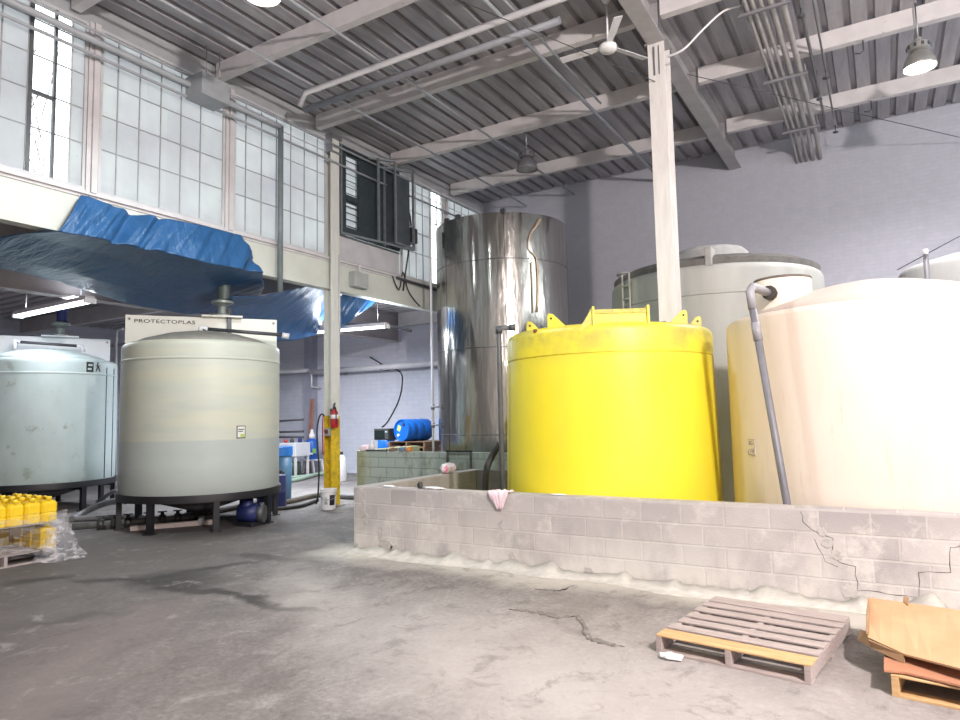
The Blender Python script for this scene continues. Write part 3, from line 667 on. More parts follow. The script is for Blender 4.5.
cF = (1.75, 13.6)
FT = thing('grey_tank', 'far pale grey tank just showing over the right shoulder of the beige tank', 'tank', (cF[0], cF[1], 0))
mb = MB(); mb.lathe([(1.42, 0), (1.42, 1.8), (1.42, 3.88)]+arc(1.42, 3.92, 1.34, 4.02)+[(1.0, 4.12), (0, 4.24)], (cF[0], cF[1], 0), 64); mb.build('tank_shell', PM('pale grey fibreglass', (.48, .49, .49), (.40, .41, .41), 3, .6, stretch=(1, 1, .3)), FT)
mb = MB(); mb.lathe([(.35, 4.05), (.35, 4.3), (.38, 4.31), (.38, 4.35), (0, 4.4)], (cF[0]+.15, cF[1]-.85, 0), 32); mb.build('hatch_lid', dirty, FT, sharp_angle=math.radians(40))
vt = thing('vent_pipe', 'dark vertical vent pipe with white cap behind the beige tank dome', 'pipe', (0, 0, 0))
p = atY(928, 285, 10.6)
mb = MB(); mb.tube([(p.x, 10.6, 0), (p.x, 10.6, atY(928, 254, 10.6).z)], .034, 12); mb.build('pipe_run', pvc_grey, vt)
mb = MB(); mb.tube([(p.x, 10.6, atY(928, 255, 10.6).z), (p.x, 10.6, atY(928, 249, 10.6).z)], .033, 12); mb.build('pipe_cap', pvc_white, vt)

# cone bottom mixing tanks on black stands
def poly_mat():
    m, nt, b = newmat('translucent grey green polyethylene'); b.inputs['Roughness'].default_value = .45
    t = nt.nodes.new('ShaderNodeTexCoord'); s = nt.nodes.new('ShaderNodeSeparateXYZ'); nt.links.new(t.outputs['Object'], s.inputs[0])
    f = noise_n(nt, coords(nt, (.6, .6, 2.2)), 1.4, 6, .6); f2 = noise_n(nt, coords(nt, (1, 1, .4)), 6, 6, .7); f4 = noise_n(nt, coords(nt, (.1, .1, 1)), 5, 2, .5)
    up = mixc(nt, ramp(nt, f, .35, .65), (.55, .58, .50), (.48, .52, .46)); up = mixc(nt, ramp(nt, f4, .42, .60, 0, .7), up, (.59, .59, .47))
    lo = mixc(nt, ramp(nt, f, .35, .65), (.42, .47, .45), (.455, .505, .48))
    z = mth(nt, 'ADD', s.outputs[2], mth(nt, 'MULTIPLY', f2, .03))
    col = mixc(nt, ramp(nt, z, 1.41, 1.435), lo, up)
    col = mixc(nt, ramp(nt, noise_n(nt, coords(nt), 9, 7, .7), .70, .76, 0, .35), col, (.25, .26, .22))
    nt.links.new(col, b.inputs['Base Color']); return m
pale_m = PM('milky white polyethylene', (.56, .66, .66), (.46, .56, .54), 1.3, .45, stretch=(1, 1, .6), spots=(.36, .42, .38), sscale=3.5, spot_lo=.60, spot_hi=.70)
dome_dark = PM('dusty grey dome', (.22, .215, .19), (.28, .275, .245), 5, .7)
def cone_tank(label, c, r, z0, body_m, dome_m, leg0, mixer_dx, mot_m, panel_m):
    t = thing('mixing_tank', label, 'tank', (c[0], c[1], 0))
    prof = [(r-.02, z0), (r, z0+.03), (r, 1.0), (r, 1.8), (r, 2.68), (r+.01, 2.69), (r+.01, 2.71), (r, 2.72)]+arc(r, 2.90, r-.08, 3.0)
    mb = MB(); mb.lathe(prof, (c[0], c[1], 0), 96); mb.build('tank_shell', body_m, t, sharp_angle=math.radians(40))
    mb = MB(); mb.lathe([(r-.085, 2.98), (r-.3, 3.09), (r-.65, 3.19), (.25, 3.25), (0, 3.26)], (c[0], c[1], 0), 64); mb.build('tank_dome', dome_m, t)
    v = Vector((c[0], c[1], 0)).normalized(); ac = Vector((-v.y, v.x, 0)); ac = ac if ac.y > 0 else -ac     # across the sight line
    fr = Vector((ac.y, -ac.x, 0))                                                                          # towards the open floor
    # black stand
    mb = MB(); mb.lathe([(r-.06, z0-.09), (r+.035, z0-.09), (r+.035, z0+.0), (r+.03, z0+.025), (r-.02, z0+.025)], (c[0], c[1], 0), 64); mb.build('stand_ring', black_steel, t, sharp_angle=math.radians(30))
    mb = MB(); mb.lathe([(r-.08, z0-.03), (.16, .20), (.13, .12), (0, .12)], (c[0], c[1], 0), 48); mb.build('cone_bottom', PM('dark cone', (.03, .03, .035), (.05, .05, .055), 5, .5), t)
    for k in range(8):
        a = leg0+2*PI*k/8; q = Vector((c[0]+(r-.02)*math.cos(a), c[1]+(r-.02)*math.sin(a), 0))
        mb = MB(); mb.cb((q.x, q.y, (z0-.09)/2), (.08, .09, z0-.09), a); lg = mb.build('leg', black_steel, t)
        mb = MB(); mb.cb((q.x, q.y, .008), (.15, .15, .016), a); mb.build('foot_plate', black_steel, lg)
    mb = MB()
    for k in range(4):
        a = leg0+2*PI*k/8; b_ = a+PI; mb.bar((c[0]+(r-.06)*math.cos(a), c[1]+(r-.06)*math.sin(a), z0-.12), (c[0]+.3*math.cos(a), c[1]+.3*math.sin(a), z0-.12), .05, .06)
    mb.build('stand_brace', black_steel, t)
    mb = MB(); mb.tube([(c[0], c[1], .14), (c[0], c[1], .06), Vector((c[0], c[1], .08))+fr*.5], .05, 10); mb.build('outlet_pipe', pvc_grey, t)
    # mixer bridge panel standing on the dome
    pc = Vector((c[0], c[1], 0))-fr*.25
    w = r-(.02 if r < 1.28 else .13)
    mb = MB(); a0 = pc-ac*w; mb.prism([a0+Vector((0, 0, 2.95)), a0+ac*2*w+Vector((0, 0, 2.95)), a0+ac*2*w+Vector((0, 0, 3.55)), a0+Vector((0, 0, 3.55))], -fr, .05); pn = mb.build('bridge_panel', panel_m, t, bevel=.005)
    for k in (.06, 2*w-.06):
        q = a0+ac*k+Vector((0, 0, 3.48)); mb = MB(); mb.tube([q, q+fr*.012], .022, 10); mb.build('panel_bolt', PM('grey bolt', (.25, .25, .26), None, rough=.4), pn)
    # mixer on top of the bridge
    m0 = pc+ac*mixer_dx-fr*.02; base = Vector((m0.x, m0.y, 3.55))
    mb = MB(); q = base; mb.prism([q-ac*.34-fr*.16, q+ac*.34-fr*.16, q+ac*.34+fr*.16, q-ac*.34+fr*.16], (0, 0, 1), .03); mb.build('mixer_plate', panel_m, t)
    mb = MB(); mb.lathe([(.16, .03), (.16, .06), (.09, .08), (.075, .20), (.12, .24), (.19, .26), (.19, .30), (.12, .33), (.1, .34)], (q.x, q.y, 3.55), 24); mb.build('mixer_gearbox', PM('gearbox paint', (.33, .37, .35), (.26, .30, .28), 6, .45, .3), t, sharp_angle=math.radians(35))
    mb = MB(); mb.lathe([(.1, .34), (.105, .56), (.115, .565), (.115, .61), (.06, .63), (0, .63)], (q.x+.02, q.y+.02, 3.55), 24, fn=lambda a, z: .004*math.cos(24*a)); mb.build('mixer_motor', mot_m, t, sharp_angle=math.radians(35))
    return t, pc, ac, fr, a0, w
c2 = (-10.08, 7.42); r2 = 1.265
motor_grey = PM('motor paint', (.09, .12, .11), (.13, .16, .15), 6, .5, .2)
cream = PM('cream panel', (.86, .88, .80), (.81, .83, .75), 3, .5, spots=(.55, .56, .48), sscale=7, spot_lo=.7, spot_hi=.76)
T2, pc, ac, fr, a0, w = cone_tank('grey green cone bottom mixing tank on black legs under the blue tarp, nearest the column', c2, r2, .55, poly_mat(), dome_dark, .32, .30, motor_grey, cream)
M = Matrix((ac, Vector((0, 0, 1)), fr)).transposed().to_4x4(); M.translation = a0+fr*.008+ac*.13+Vector((0, 0, 3.42))
text_mesh('panel_lettering', 'PROTECTOPLAS', M, .088, ink, T2, 1.46, .004, 1.05)
# strap, pipe arm and label on this tank
mb = MB(); q = pc+ac*.42+fr*.02; mb.bar(q+Vector((0, 0, 3.72)), q+fr*.10+Vector((0, 0, 3.0+.22)), .07, .06); mb.build('mixer_arm', dark_metal, T2)
mb = MB(); p0, p1 = pc-ac*.02+fr*.35+Vector((0, 0, 3.30)), pc+ac*1.32+fr*.55+Vector((0, 0, 3.20)); mb.tube([p0, p1], .032, 10); pr = mb.build('fill_pipe', dark_metal, T2)
mb = MB(); mb.tube([p0-ac*.03-Vector((0, 0, .12)), p0-ac*.03+Vector((0, 0, .02)), p0+ac*.08], .048, 10); mb.build('pipe_fitting', pvc_white, pr)
mb = MB(); mb.tube([p1-ac*.04, p1+ac*.08-Vector((0, 0, .02))], .052, 10); mb.build('pipe_fitting', pvc_white, pr)
p = surf(241, 432, c2, r2+.001); rn = Vector((p.x-c2[0], p.y-c2[1], 0)).normalized(); sd = Vector((-rn.y, rn.x, 0))
def decal(parent, name, p, rn, sd, x0, x1, z0, z1, mat, d=.004):
    mb = MB(); mb.prism([p+sd*x0+Vector((0, 0, z0)), p+sd*x1+Vector((0, 0, z0)), p+sd*x1+Vector((0, 0, z1)), p+sd*x0+Vector((0, 0, z1))], rn, d); return mb.build(name, mat, parent)
dl = decal(T2, 'hazard_label', p, rn, sd, -.075, .075, -.10, .10, ink)
decal(dl, 'label_face', p+rn*.003, rn, sd, -.062, .062, -.085, .088, PM('label white', (.75, .76, .72), None, rough=.6))
decal(dl, 'label_patch', p+rn*.005, rn, sd, -.01, .055, -.08, -.03, PM('label green', (.45, .55, .10), None, rough=.6))
decal(dl, 'label_text', p+rn*.005, rn, sd, -.05, .05, .035, .05, ink); decal(dl, 'label_text', p+rn*.005, rn, sd, -.05, .03, .005, .018, ink)
c1 = (-14.85, 7.2); r1 = 1.29
T1, pc1, ac1, fr1, a01, w1_ = cone_tank('milky white cone bottom mixing tank on a black stand at the left edge', c1, r1, .56, pale_m, pale_m, .1, .22, navy, PM('white panel', (.76, .80, .82), (.70, .75, .78), 3, .5))
mb = MB(); p0, p1 = pc1-ac1*.55+fr1*.45+Vector((0, 0, 3.38)), pc1+ac1*.55+fr1*.50+Vector((0, 0, 3.33)); mb.tube([p0, p1], .03, 10); pr = mb.build('fill_pipe', dark_metal, T1)
mb = MB(); mb.tube([p0-Vector((0, 0, .15)), p0+Vector((0, 0, .02)), p0+ac1*.08], .045, 10); mb.build('pipe_fitting', pvc_white, pr)
mb = MB(); mb.tube([p1-ac1*.04, p1+ac1*.06, p1+ac1*.08-Vector((0, 0, .12))], .045, 10); mb.build('pipe_fitting', pvc_white, pr)
for x, ch in ((90, 0), (98, 1)):
    p = surf(x, 367, c1, r1+.002); rn = Vector((p.x-c1[0], p.y-c1[1], 0)).normalized(); sd = Vector((-rn.y, rn.x, 0))
    if ch == 0:
        dl = decal(T1, 'stencil_mark', p, rn, sd, -.075, .075, -.10, .10, ink); decal(dl, 'stencil_gap', p+rn*.003, rn, sd, -.04, .05, .02, .06, pale_m); decal(dl, 'stencil_gap', p+rn*.003, rn, sd, -.05, .03, -.06, -.02, pale_m)
    else:
        mb = MB(); z = Vector((0, 0, 1))
        for a, b_ in (((0, .09), (-.02, .03)), ((-.02, .03), (.02, .0)), ((.0, .02), (-.05, -.09)), ((.01, .01), (.05, -.09)), ((-.05, .02), (.05, .03))): mb.bar(p+sd*a[0]+z*a[1], p+sd*b_[0]+z*b_[1], .02, .012)
        mb.build('stencil_mark', ink, T1)
for x in (107, 114):
    pa = surf(min(x, 115), 370, c1, r1+.004)
    mb = MB(); mb.tube([(pa.x, pa.y, .6), (pa.x, pa.y, 2.85)], .01, 6); mb.build('sight_tube', PM('sight tube', (.20, .24, .26), None, rough=.3), T1)

# ------------------------------------------------------------------ tarps
def tarp_mat():
    m, nt, b = newmat('blue tarpaulin'); b.inputs['Roughness'].default_value = .33
    f = noise_n(nt, coords(nt), 3, 5, .6); w = noise_n(nt, coords(nt, (1, 4, 1.2), (-.7, 0, 0)), 2.5, 6, .6, .4); f2 = noise_n(nt, coords(nt), 11, 5, .6, .6)
    col = mixc(nt, ramp(nt, f, .35, .65), (.022, .09, .225), (.03, .115, .28)); nt.links.new(col, b.inputs['Base Color'])
    bump(nt, b, mth(nt, 'ADD', w, mth(nt, 'MULTIPLY', f2, .12)), .5, .06); return m
TM = tarp_mat()
def sheet(rows, nx, ny, amp, freq, seed):
    R = [[Vector(p) for p in r] for r in rows]; out = []
    def samp(r, t):
        s = t*(len(r)-1); i = min(int(s), len(r)-2); return r[i].lerp(r[i+1], s-i)
    for j in range(ny+1):
        s = j/ny*(len(R)-1); i = min(int(s), len(R)-2); row = []
        for k in range(nx+1):
            p = samp(R[i], k/nx).lerp(samp(R[i+1], k/nx), s-i)
            q = (p.y-p.z*.75)*freq; e = 1.0 if s < 2.05 else .45
            n = (.5-abs(noise.noise(Vector((q, (p.y+p.z)*.45, seed))))*1.9)*amp*e + noise.noise(Vector((q*2.3, (p.y+p.z)*.9, seed+5)))*amp*.7*e + (.3-abs(noise.noise(Vector((q*4.6, (p.y+p.z)*1.1, seed+7)))))*amp*.4*e + noise.noise(Vector((p.y*.8, p.x*1.3, seed+9)))*amp*.9
            row.append(p+Vector((n, n*.25, -abs(n)*.3)))
        out.append(row)
    return out
rows_t = [[atX(x, y, -9.30) for x, y in ((83, 194), (105, 203), (130, 210), (160, 217), (200, 225), (240, 235))],
          [atX(x, y, -9.22) for x, y in ((72, 210), (100, 218), (130, 225), (160, 232), (205, 242), (250, 250))],
          [atX(x, y, -9.15) for x, y in ((57, 231), (95, 237), (130, 243), (160, 250), (205, 262), (262, 272))]]
under = [[atX(x, y, -9.9) for x, y in ((20, 233), (60, 243), (110, 255), (150, 268), (205, 280), (263, 286))],
         [atX(x, y, -10.9) for x, y in ((-45, 246), (0, 255), (70, 272), (125, 288), (185, 300), (258, 298))],
         [atX(x, y, -11.7) for x, y in ((-45, 256), (0, 268), (60, 281), (125, 303), (185, 314), (255, 310))]]
mb = MB(); mb.grid(sheet(rows_t+under, 150, 80, .075, 2.6, 1.0)); 
tag(mb.build('tarp', TM, solid=.006), 'big wrinkled blue tarp draped from the window sill over the grey green mixing tank', 'tarp')
rows_t = [[atX(x, y, -9.75) for x, y in ((230, 296), (262, 296), (285, 291), (303, 287), (313, 280), (319, 270), (322, 279))],
          [atX(x, y, -10.3) for x, y in ((226, 305), (262, 305), (285, 303), (303, 300), (315, 297), (321, 294), (326, 292))],
          [atX(x, y, -11.0) for x, y in ((205, 322), (255, 322), (280, 322), (300, 320), (312, 317), (320, 312), (326, 302))],
          [atX(x, y, -11.4) for x, y in ((200, 330), (245, 336), (275, 341), (295, 340), (308, 337), (316, 334), (324, 316))]]
mb = MB(); mb.grid(sheet(rows_t, 50, 30, .05, 3.0, 3.0)); tag(mb.build('tarp', TM, solid=.006), 'dark blue tarp hanging low between the mixing tank and the white column', 'tarp')
rows_t = [[atX(x, y, -9.75) for x, y in ((334, 300), (345, 293), (355, 289), (361, 283), (366, 290), (376, 299))],
          [atX(x, y, -9.85) for x, y in ((334, 315), (343, 312), (353, 308), (360, 302), (367, 303), (374, 302))],
          [atX(x, y, -9.9) for x, y in ((334, 330), (343, 327), (352, 320), (360, 313), (366, 309), (372, 304))]]
mb = MB(); mb.grid(sheet(rows_t, 30, 20, .035, 4.0, 7.0)); tag(mb.build('tarp', TM, solid=.006), 'small pointed blue tarp corner right of the white column', 'tarp')
#PART2
# ------------------------------------------------------------------ wooden pallets
def pallet(label, loc, rz, W=1.02, D=1.20, n_top=7, front_new=True, m_main=wood_grey, m_new=wood_new, H=.125, seed=1):
    rnd = random.Random(seed)
    t = thing('wooden_pallet', label, 'pallet', loc, rz=rz)          # local: X along the front edge, Y to the back
    for x in (0.022, W/2, W-.022):
        mb = MB(); mb.box((x-.02, 0.0, .016), (x+.02, D, H-.0132)); mb.build('stringer', m_main, t, world=False, bevel=.003)
    bw = D/n_top
    for k in range(n_top):
        w_ = bw*(.64 if k not in (0, n_top-1) else .93); y = k*bw+(bw-w_)/2+rnd.uniform(-.008, .008); y = max(y, -.004)
        mb = MB(); mb.box((rnd.uniform(-.006, .006), y, H-.013), (W+rnd.uniform(-.006, .006), y+w_, H))
        o = mb.build('deck_board', m_new if (k == 0 and front_new) else m_main, t, world=False, bevel=.003)
        if k == 0 and front_new: o['label'] = 'fresh pale deck board'
    for y in (0.0, D/2-.05, D-.10):
        mb = MB(); mb.box((0, y, 0), (W, y+.10, .0158)); mb.build('bottom_board', m_main, t, world=False, bevel=.002)
    return t
pa, pb = atZ(656, 652), atZ(812, 686); d = pb-pa; rz = math.atan2(d.y, d.x)
pallet('weathered grey wooden pallet lying on the floor before the block wall', pa, rz, W=d.length, D=1.22)
# pallet at the right edge with flattened cardboard on it
pa2 = Vector((-.07, 4.75, 0))
pallet('pale wooden pallet under the flattened cardboard at the right edge', pa2, -.14, W=1.1, D=1.05, m_main=wood_new, m_new=wood_new, seed=3)
cb_ = thing('cardboard_sheet', 'large flattened tan cardboard box lying across the right pallet', 'cardboard', (.5, 5.4, .2))
def cz(x, y, z): return atZ(x, y, z)
c_fl, c_bl, c_br, c_fr = cz(868, 638, .22), cz(868, 598, .30), cz(1040, 622, .34), cz(1040, 690, .24)
c_nl = cz(905, 655, .20)
rowsC = [[c_bl.lerp(c_br, k/12) for k in range(13)], [(c_bl.lerp(c_fl, .5)).lerp(c_br.lerp(c_fr, .5), k/12)+Vector((0, 0, .012*math.sin(k*.9))) for k in range(13)],
         [c_fl.lerp(c_nl, min(k/3, 1)).lerp(c_fr, max(0, (k-3)/9)) if k > 3 else c_fl.lerp(c_nl, k/3) for k in range(13)]]
mb = MB(); mb.grid(rowsC, smooth=False); mb.build('box_panel', card, cb_, solid=.012)
mb = MB(); mb.prism([cz(868, 640, .215), cz(903, 655, .195), cz(905, 664, .15), cz(869, 647, .17)], (.3, 1, .2), .012); mb.build('folded_flap', PM('cardboard edge', (.36, .23, .13), (.30, .18, .09), 3, .8), cb_)
mb = MB(); mb.prism([cz(868, 634, .23), cz(870, 647, .18), cz(857, 640, .16), cz(860, 631, .20)], (.2, .4, 1), .012); mb.build('folded_flap', MATS['cardboard edge'], cb_)
mb = MB(); mb.prism([cz(868, 598, .305), cz(866, 612, .29), cz(866, 634, .24), cz(869, 634, .24), cz(870, 612, .29)], (.2, .2, 1), .012); mb.build('torn_edge', MATS['cardboard edge'], cb_)
mb = MB(); mb.prism([cz(904, 597, .33), cz(909, 599, .33), cz(908, 606, .31), cz(903, 603, .31)], (0, .3, 1), .01); mb.build('torn_scrap', MATS['cardboard edge'], cb_)
c3 = thing('cardboard_strip', 'torn reddish brown cardboard strip under the large cardboard sheet', 'cardboard', (.3, 4.75, .14))
rs = [[cz(884, 655, .14), cz(905, 657, .15), cz(960, 672, .15), cz(1020, 686, .15)], [cz(884, 671, .14), cz(905, 673, .14), cz(960, 686, .14), cz(1020, 700, .14)]]
mb = MB(); mb.grid(rs, smooth=False); mb.build('strip_panel', PM('red brown cardboard', (.46, .22, .13), (.40, .18, .10), 3, .8), c3, solid=.012)
mb = MB(); q = cz(890, 655, .14)
for k in range(6): mb.prism([q+Vector((-.03+.015*k, 0, 0)), q+Vector((.01+.015*k, .02, 0)), q+Vector((-.02+.017*k, .01, .035+.02*(k % 2)))], (.3, 1, 0), .006)
mb.build('torn_end', MATS['red brown cardboard'], c3)
SCRAP = atZ(671, 659)
# ------------------------------------------------------------------ wrapped pallet of yellow jugs
jx0, jx1, jy0, jy1 = -10.15, -9.12, 3.45, 4.62
jp = pallet('wooden pallet under the wrapped yellow jugs at the left edge', (jx1, jy0, 0), PI/2, W=jy1-jy0, D=jx1-jx0, front_new=False, H=.14, seed=5)
jug_m = PM('yellow jug plastic', (.86, .60, .02), (.80, .52, .015), 3, .35)
cap_m = PM('yellow cap', (.88, .66, .04), (.80, .58, .03), 6, .4)
jh, jw, jd = .33, .245, .19
first = None
def make_jug():
    t = thing('yellow_jug', '', 'jug', (0, 0, 0))
    mb = MB(); n = 4
    def rr(hx, hy, z, c): return [(sx*(hx-c) + (sx*c if k == 0 else 0), sy*(hy-c)+(sy*c if k == 1 else 0), z) for sx, sy, ks in ((1, -1, (1, 0)), (1, 1, (0, 1)), (-1, 1, (1, 0)), (-1, -1, (0, 1))) for k in ks]
    levels = [(jw/2-.006, jd/2-.006, 0), (jw/2, jd/2, .012), (jw/2, jd/2, .10), (jw/2-.004, jd/2-.004, .11), (jw/2-.004, jd/2-.004, .12), (jw/2, jd/2, .13), (jw/2, jd/2, .225), (jw/2-.012, jd/2-.012, .25), (jw/2-.04, jd/2-.03, .268), (jw/2-.055, jd/2-.045, .272)]
    rings = [[mb.b.verts.new(p) for p in rr(a, b_, z, .028)] for a, b_, z in levels]
    for A, B in zip(rings, rings[1:]):
        for k in range(8): mb.b.faces.new((A[k], A[(k+1) % 8], B[(k+1) % 8], B[k]))
    mb.b.faces.new(rings[0][::-1]); mb.b.faces.new(rings[-1]); mb.build('jug_body', jug_m, t, world=False, bevel=.006)
    mb = MB(); mb.tube([(-.095, 0, .255), (-.085, 0, .285), (-.055, 0, .305), (.01, 0, .306), (.028, 0, .275)], .015, 8, smooth_n=3); mb.build('handle', jug_m, t, world=False)
    mb = MB(); mb.lathe([(.03, .26), (.03, .275), (.034, .276), (.034, .312), (.03, .316), (0, .316)], (.072, 0, 0), 16); mb.build('cap', cap_m, t, world=False)
    return t
jug0 = make_jug(); used = False
nx_, ny_ = 4, 6
for tier, zb in ((0, .14), (1, .475)):
    for i in range(nx_):
        for j in range(ny_):
            if tier == 0 and i < nx_-1 and j > 0 and j < ny_-1: continue
            loc = (jx1-.135-i*.252+random.uniform(-.004, .004), jy0+.11+j*.193+random.uniform(-.001, .001), zb)
            side = ['in front row', 'in second row', 'in third row', 'in back row'][i]
            pos = ['at left end', 'second from left', 'third from left', 'third from right', 'second from right', 'at right end'][j]
            lab = f"yellow jug on wrapped pallet, {'top' if tier else 'bottom'} layer, {side}, {pos}"
            if not used: o = jug0; o.location = loc; o['label'] = lab; o['group'] = 'yellow jugs on the wrapped pallet'; o.rotation_euler = (0, 0, PI/2 if False else 0); used = True
            else: dup(jug0, loc, lab, group='yellow jugs on the wrapped pallet')
mb = MB(); mb.box((jx0+.01, jy0+.005, .465), (jx1-.01, jy1-.005, .474)); tag(mb.build('cardboard_layer', PM('grey card', (.42, .40, .38), (.36, .34, .33), 3, .8)), 'grey cardboard sheet between the two layers of yellow jugs', 'cardboard')
def film_mat():
    m, nt, b = newmat('stretch film')
    f = noise_n(nt, coords(nt, (1, 1, 2.2), (.5, .3, 0)), 5, 6, .65, 1.2)
    tr = nt.nodes.new('ShaderNodeBsdfTransparent'); tr.inputs[0].default_value = (.96, .96, .97, 1)
    df = nt.nodes.new('ShaderNodeBsdfPrincipled'); df.inputs['Base Color'].default_value = (.78, .78, .82, 1); df.inputs['Roughness'].default_value = .15
    bump(nt, df, f, .9, .05)
    mx = nt.nodes.new('ShaderNodeMixShader'); nt.links.new(ramp(nt, f,   .45, .72, .03, .40), mx.inputs[0])
    nt.links.new(tr.outputs[0], mx.inputs[1]); nt.links.new(df.outputs[0], mx.inputs[2]); nt.links.new(mx.outputs[0], nt.nodes['Material Output'].inputs[0]); return m
FILM = film_mat()
fw = thing('stretch_wrap', 'clear plastic stretch wrap around the yellow jugs with a loose crumpled tail', 'plastic wrap', (-9.6, 4.1, .1))
loop = []
e = .03
for (ax_, ay_), (bx_, by_) in (((jx1+e, jy0-e), (jx1+e, jy1+e)), ((jx1+e, jy1+e), (jx0-e, jy1+e)), ((jx0-e, jy1+e), (jx0-e, jy0-e)), ((jx0-e, jy0-e), (jx1+e, jy0-e))):
    for k in range(26): loop.append((ax_+(bx_-ax_)*k/26, ay_+(by_-ay_)*k/26))
loop.append(loop[0]); R = []
for z in [.10+k*.045 for k in range(12)]:
    row = []
    for (x, y) in loop:
        n = .5+.5*noise.noise(Vector((x*5, y*5, z*4))); row.append((x+(.03*n if x > -9.6 else -.03*n), y+(.03*n if y > 4.1 else -.03*n), z+(.06*noise.noise(Vector((x*3, y*3, 2))) if z > .5 else 0)))
    R.append(row)
mb = MB(); mb.grid(R); mb.build('film_wrap', FILM, fw, fixn=False)
R = []; base = Vector((jx1+.02, jy1-.02, 0))
for j in range(15):
    s = j/14; row = []
    for k in range(19):
        a = -1.4+k/18*3.6; rad = (.09+.20*s**1.6)*(1+.35*noise.noise(Vector((k*.55, s*3, 4)))); z = .60*(1-s)+.012
        row.append(base+Vector((rad*math.cos(a)+.02*noise.noise(Vector((k*1.3, s*5, 0))), rad*math.sin(a)*1.1, z+.03*noise.noise(Vector((k*.9, s*6, 9)))*(1-s))))
    R.append(row)
TAIL = FILM.copy(); TAIL.name = 'crumpled film'
for n in TAIL.node_tree.nodes:
    if n.type == 'MAP_RANGE' and n.inputs[4].default_value < .45 and n.inputs[3].default_value < .1: n.inputs[3].default_value = .12; n.inputs[4].default_value = .8
mb = MB(); mb.grid(R); mb.build('loose_tail', TAIL, fw, fixn=False)

# ------------------------------------------------------------------ around the left column
bk = atZ(329, 508)+Vector((.13, -.15, 0))
t = thing('plastic_bucket', 'white plastic bucket with black label at the foot of the yellow column', 'bucket', (bk.x, bk.y, 0))
mb = MB(); mb.lathe([(.125, 0), (.135, .01), (.15, .33), (.165, .33), (.165, .345), (.155, .35), (.158, .375), (.16, .385), (.14, .385), (0, .38)], (bk.x, bk.y, 0), 40); mb.build('bucket_body', white_plastic, t, sharp_angle=math.radians(40))
v = Vector((-bk.x, -bk.y, 0)).normalized(); sd = Vector((-v.y, v.x, 0)); sd = sd if sd.x > 0 else -sd
mb = MB(); R = []
for z in (.09, .28):
    R.append([(bk.x+(.1395+.04*z)*math.cos(a), bk.y+(.1395+.04*z)*math.sin(a), z) for a in [math.atan2(v.y, v.x)+.15+.09*k for k in range(9)]])
mb.grid(R); mb.build('bucket_label', ink, t, solid=.003)
mb = MB(); R = []
for z in (.11, .25):
    R.append([(bk.x+(.141+.04*z)*math.cos(a), bk.y+(.141+.04*z)*math.sin(a), z) for a in [math.atan2(v.y, v.x)-.5+.08*k for k in range(6)]])
mb.grid(R); mb.build('bucket_print', PM('grey print', (.45, .46, .46), (.68, .68, .68), 30, .6), t, solid=.002)
mb = MB(); mb.tube([Vector((bk.x, bk.y, .33))+sd*.16, Vector((bk.x, bk.y, .22))+sd*.1+v*.145, Vector((bk.x, bk.y, .20))+v*.165, Vector((bk.x, bk.y, .22))-sd*.1+v*.145, Vector((bk.x, bk.y, .33))-sd*.16], .004, 6, smooth_n=4); mb.build('wire_handle', galv, t)
ex = atX(334.5, 428, -9.2)
t = thing('fire_extinguisher', 'red fire extinguisher hanging on the right side of the yellow column', 'fire extinguisher', (ex.x, ex.y, 0))
mb = MB(); mb.lathe([(.0, 1.52), (.06, 1.525), (.075, 1.55), (.075, 1.80), (.06, 1.85), (.025, 1.88), (.025, 1.90)], (ex.x, ex.y, 0), 24); mb.build('cylinder_body', red_paint, t)
mb = MB(); mb.lathe([(.03, 1.89), (.03, 1.94), (0, 1.945)], (ex.x, ex.y, 0), 12).bar((ex.x-.02, ex.y, 1.95), (ex.x+.08, ex.y-.07, 1.97), .025, .012).bar((ex.x-.02, ex.y, 1.97), (ex.x+.07, ex.y-.05, 2.01), .025, .012); mb.build('valve_head', dark_metal, t)
mb = MB(); mb.lathe([(.077, 1.70), (.077, 1.78)], (ex.x, ex.y, 0), 24); mb.build('white_band', white_plastic, t)
mb = MB(); mb.tube([(ex.x+.02, ex.y-.02, 1.92), (ex.x+.09, ex.y-.05, 1.88), (ex.x+.09, ex.y-.05, 1.7), (ex.x+.08, ex.y-.03, 1.6)], .01, 6, smooth_n=4); mb.build('extinguisher_hose', black_rubber, t)
mb = MB(); mb.box((ex.x-.10, ex.y-.02, 1.6), (ex.x-.07, ex.y+.02, 1.9)); mb.build('wall_bracket', dark_metal, t)
p = atX(328, 430, -9.28)
t = thing('call_box', 'small round topped grey switch box on the yellow column', 'switch box', (p.x, p.y, p.z))
yb = 9.73
mb = MB(); q = atY(328, 431, 9.70); mb.box((q.x-.06, 9.66, q.z-.1), (q.x+.06, 9.73, q.z+.06)); mb.build('box_body', PM('box grey', (.34, .33, .30), (.26, .25, .23), 8, .5), t, bevel=.01)
mb = MB(); mb.tube([(q.x, 9.66, q.z-.01), (q.x, 9.635, q.z-.01)], .04, 16); mb.build('push_button', PM('button', (.12, .02, .02), None, rough=.4), t)
mb = MB(); mb.tube([atY(p_[0], p_[1], 9.66) for p_ in ((324, 416), (322, 414), (319, 418), (317, 432), (318, 452), (319, 470), (318, 494), (316, 504))], .016, 8, smooth_n=5); tag(mb.build('black_hose', black_rubber), 'thin black hose looping down the left side of the yellow column', 'hose')
mb = MB(); mb.tube([atY(p_[0], p_[1], 9.68) for p_ in ((323, 416), (322.5, 430), (323, 455))], .012, 6, smooth_n=3); tag(mb.build('red_cord', red_paint), 'red cord hanging on the left edge of the yellow column', 'cord')
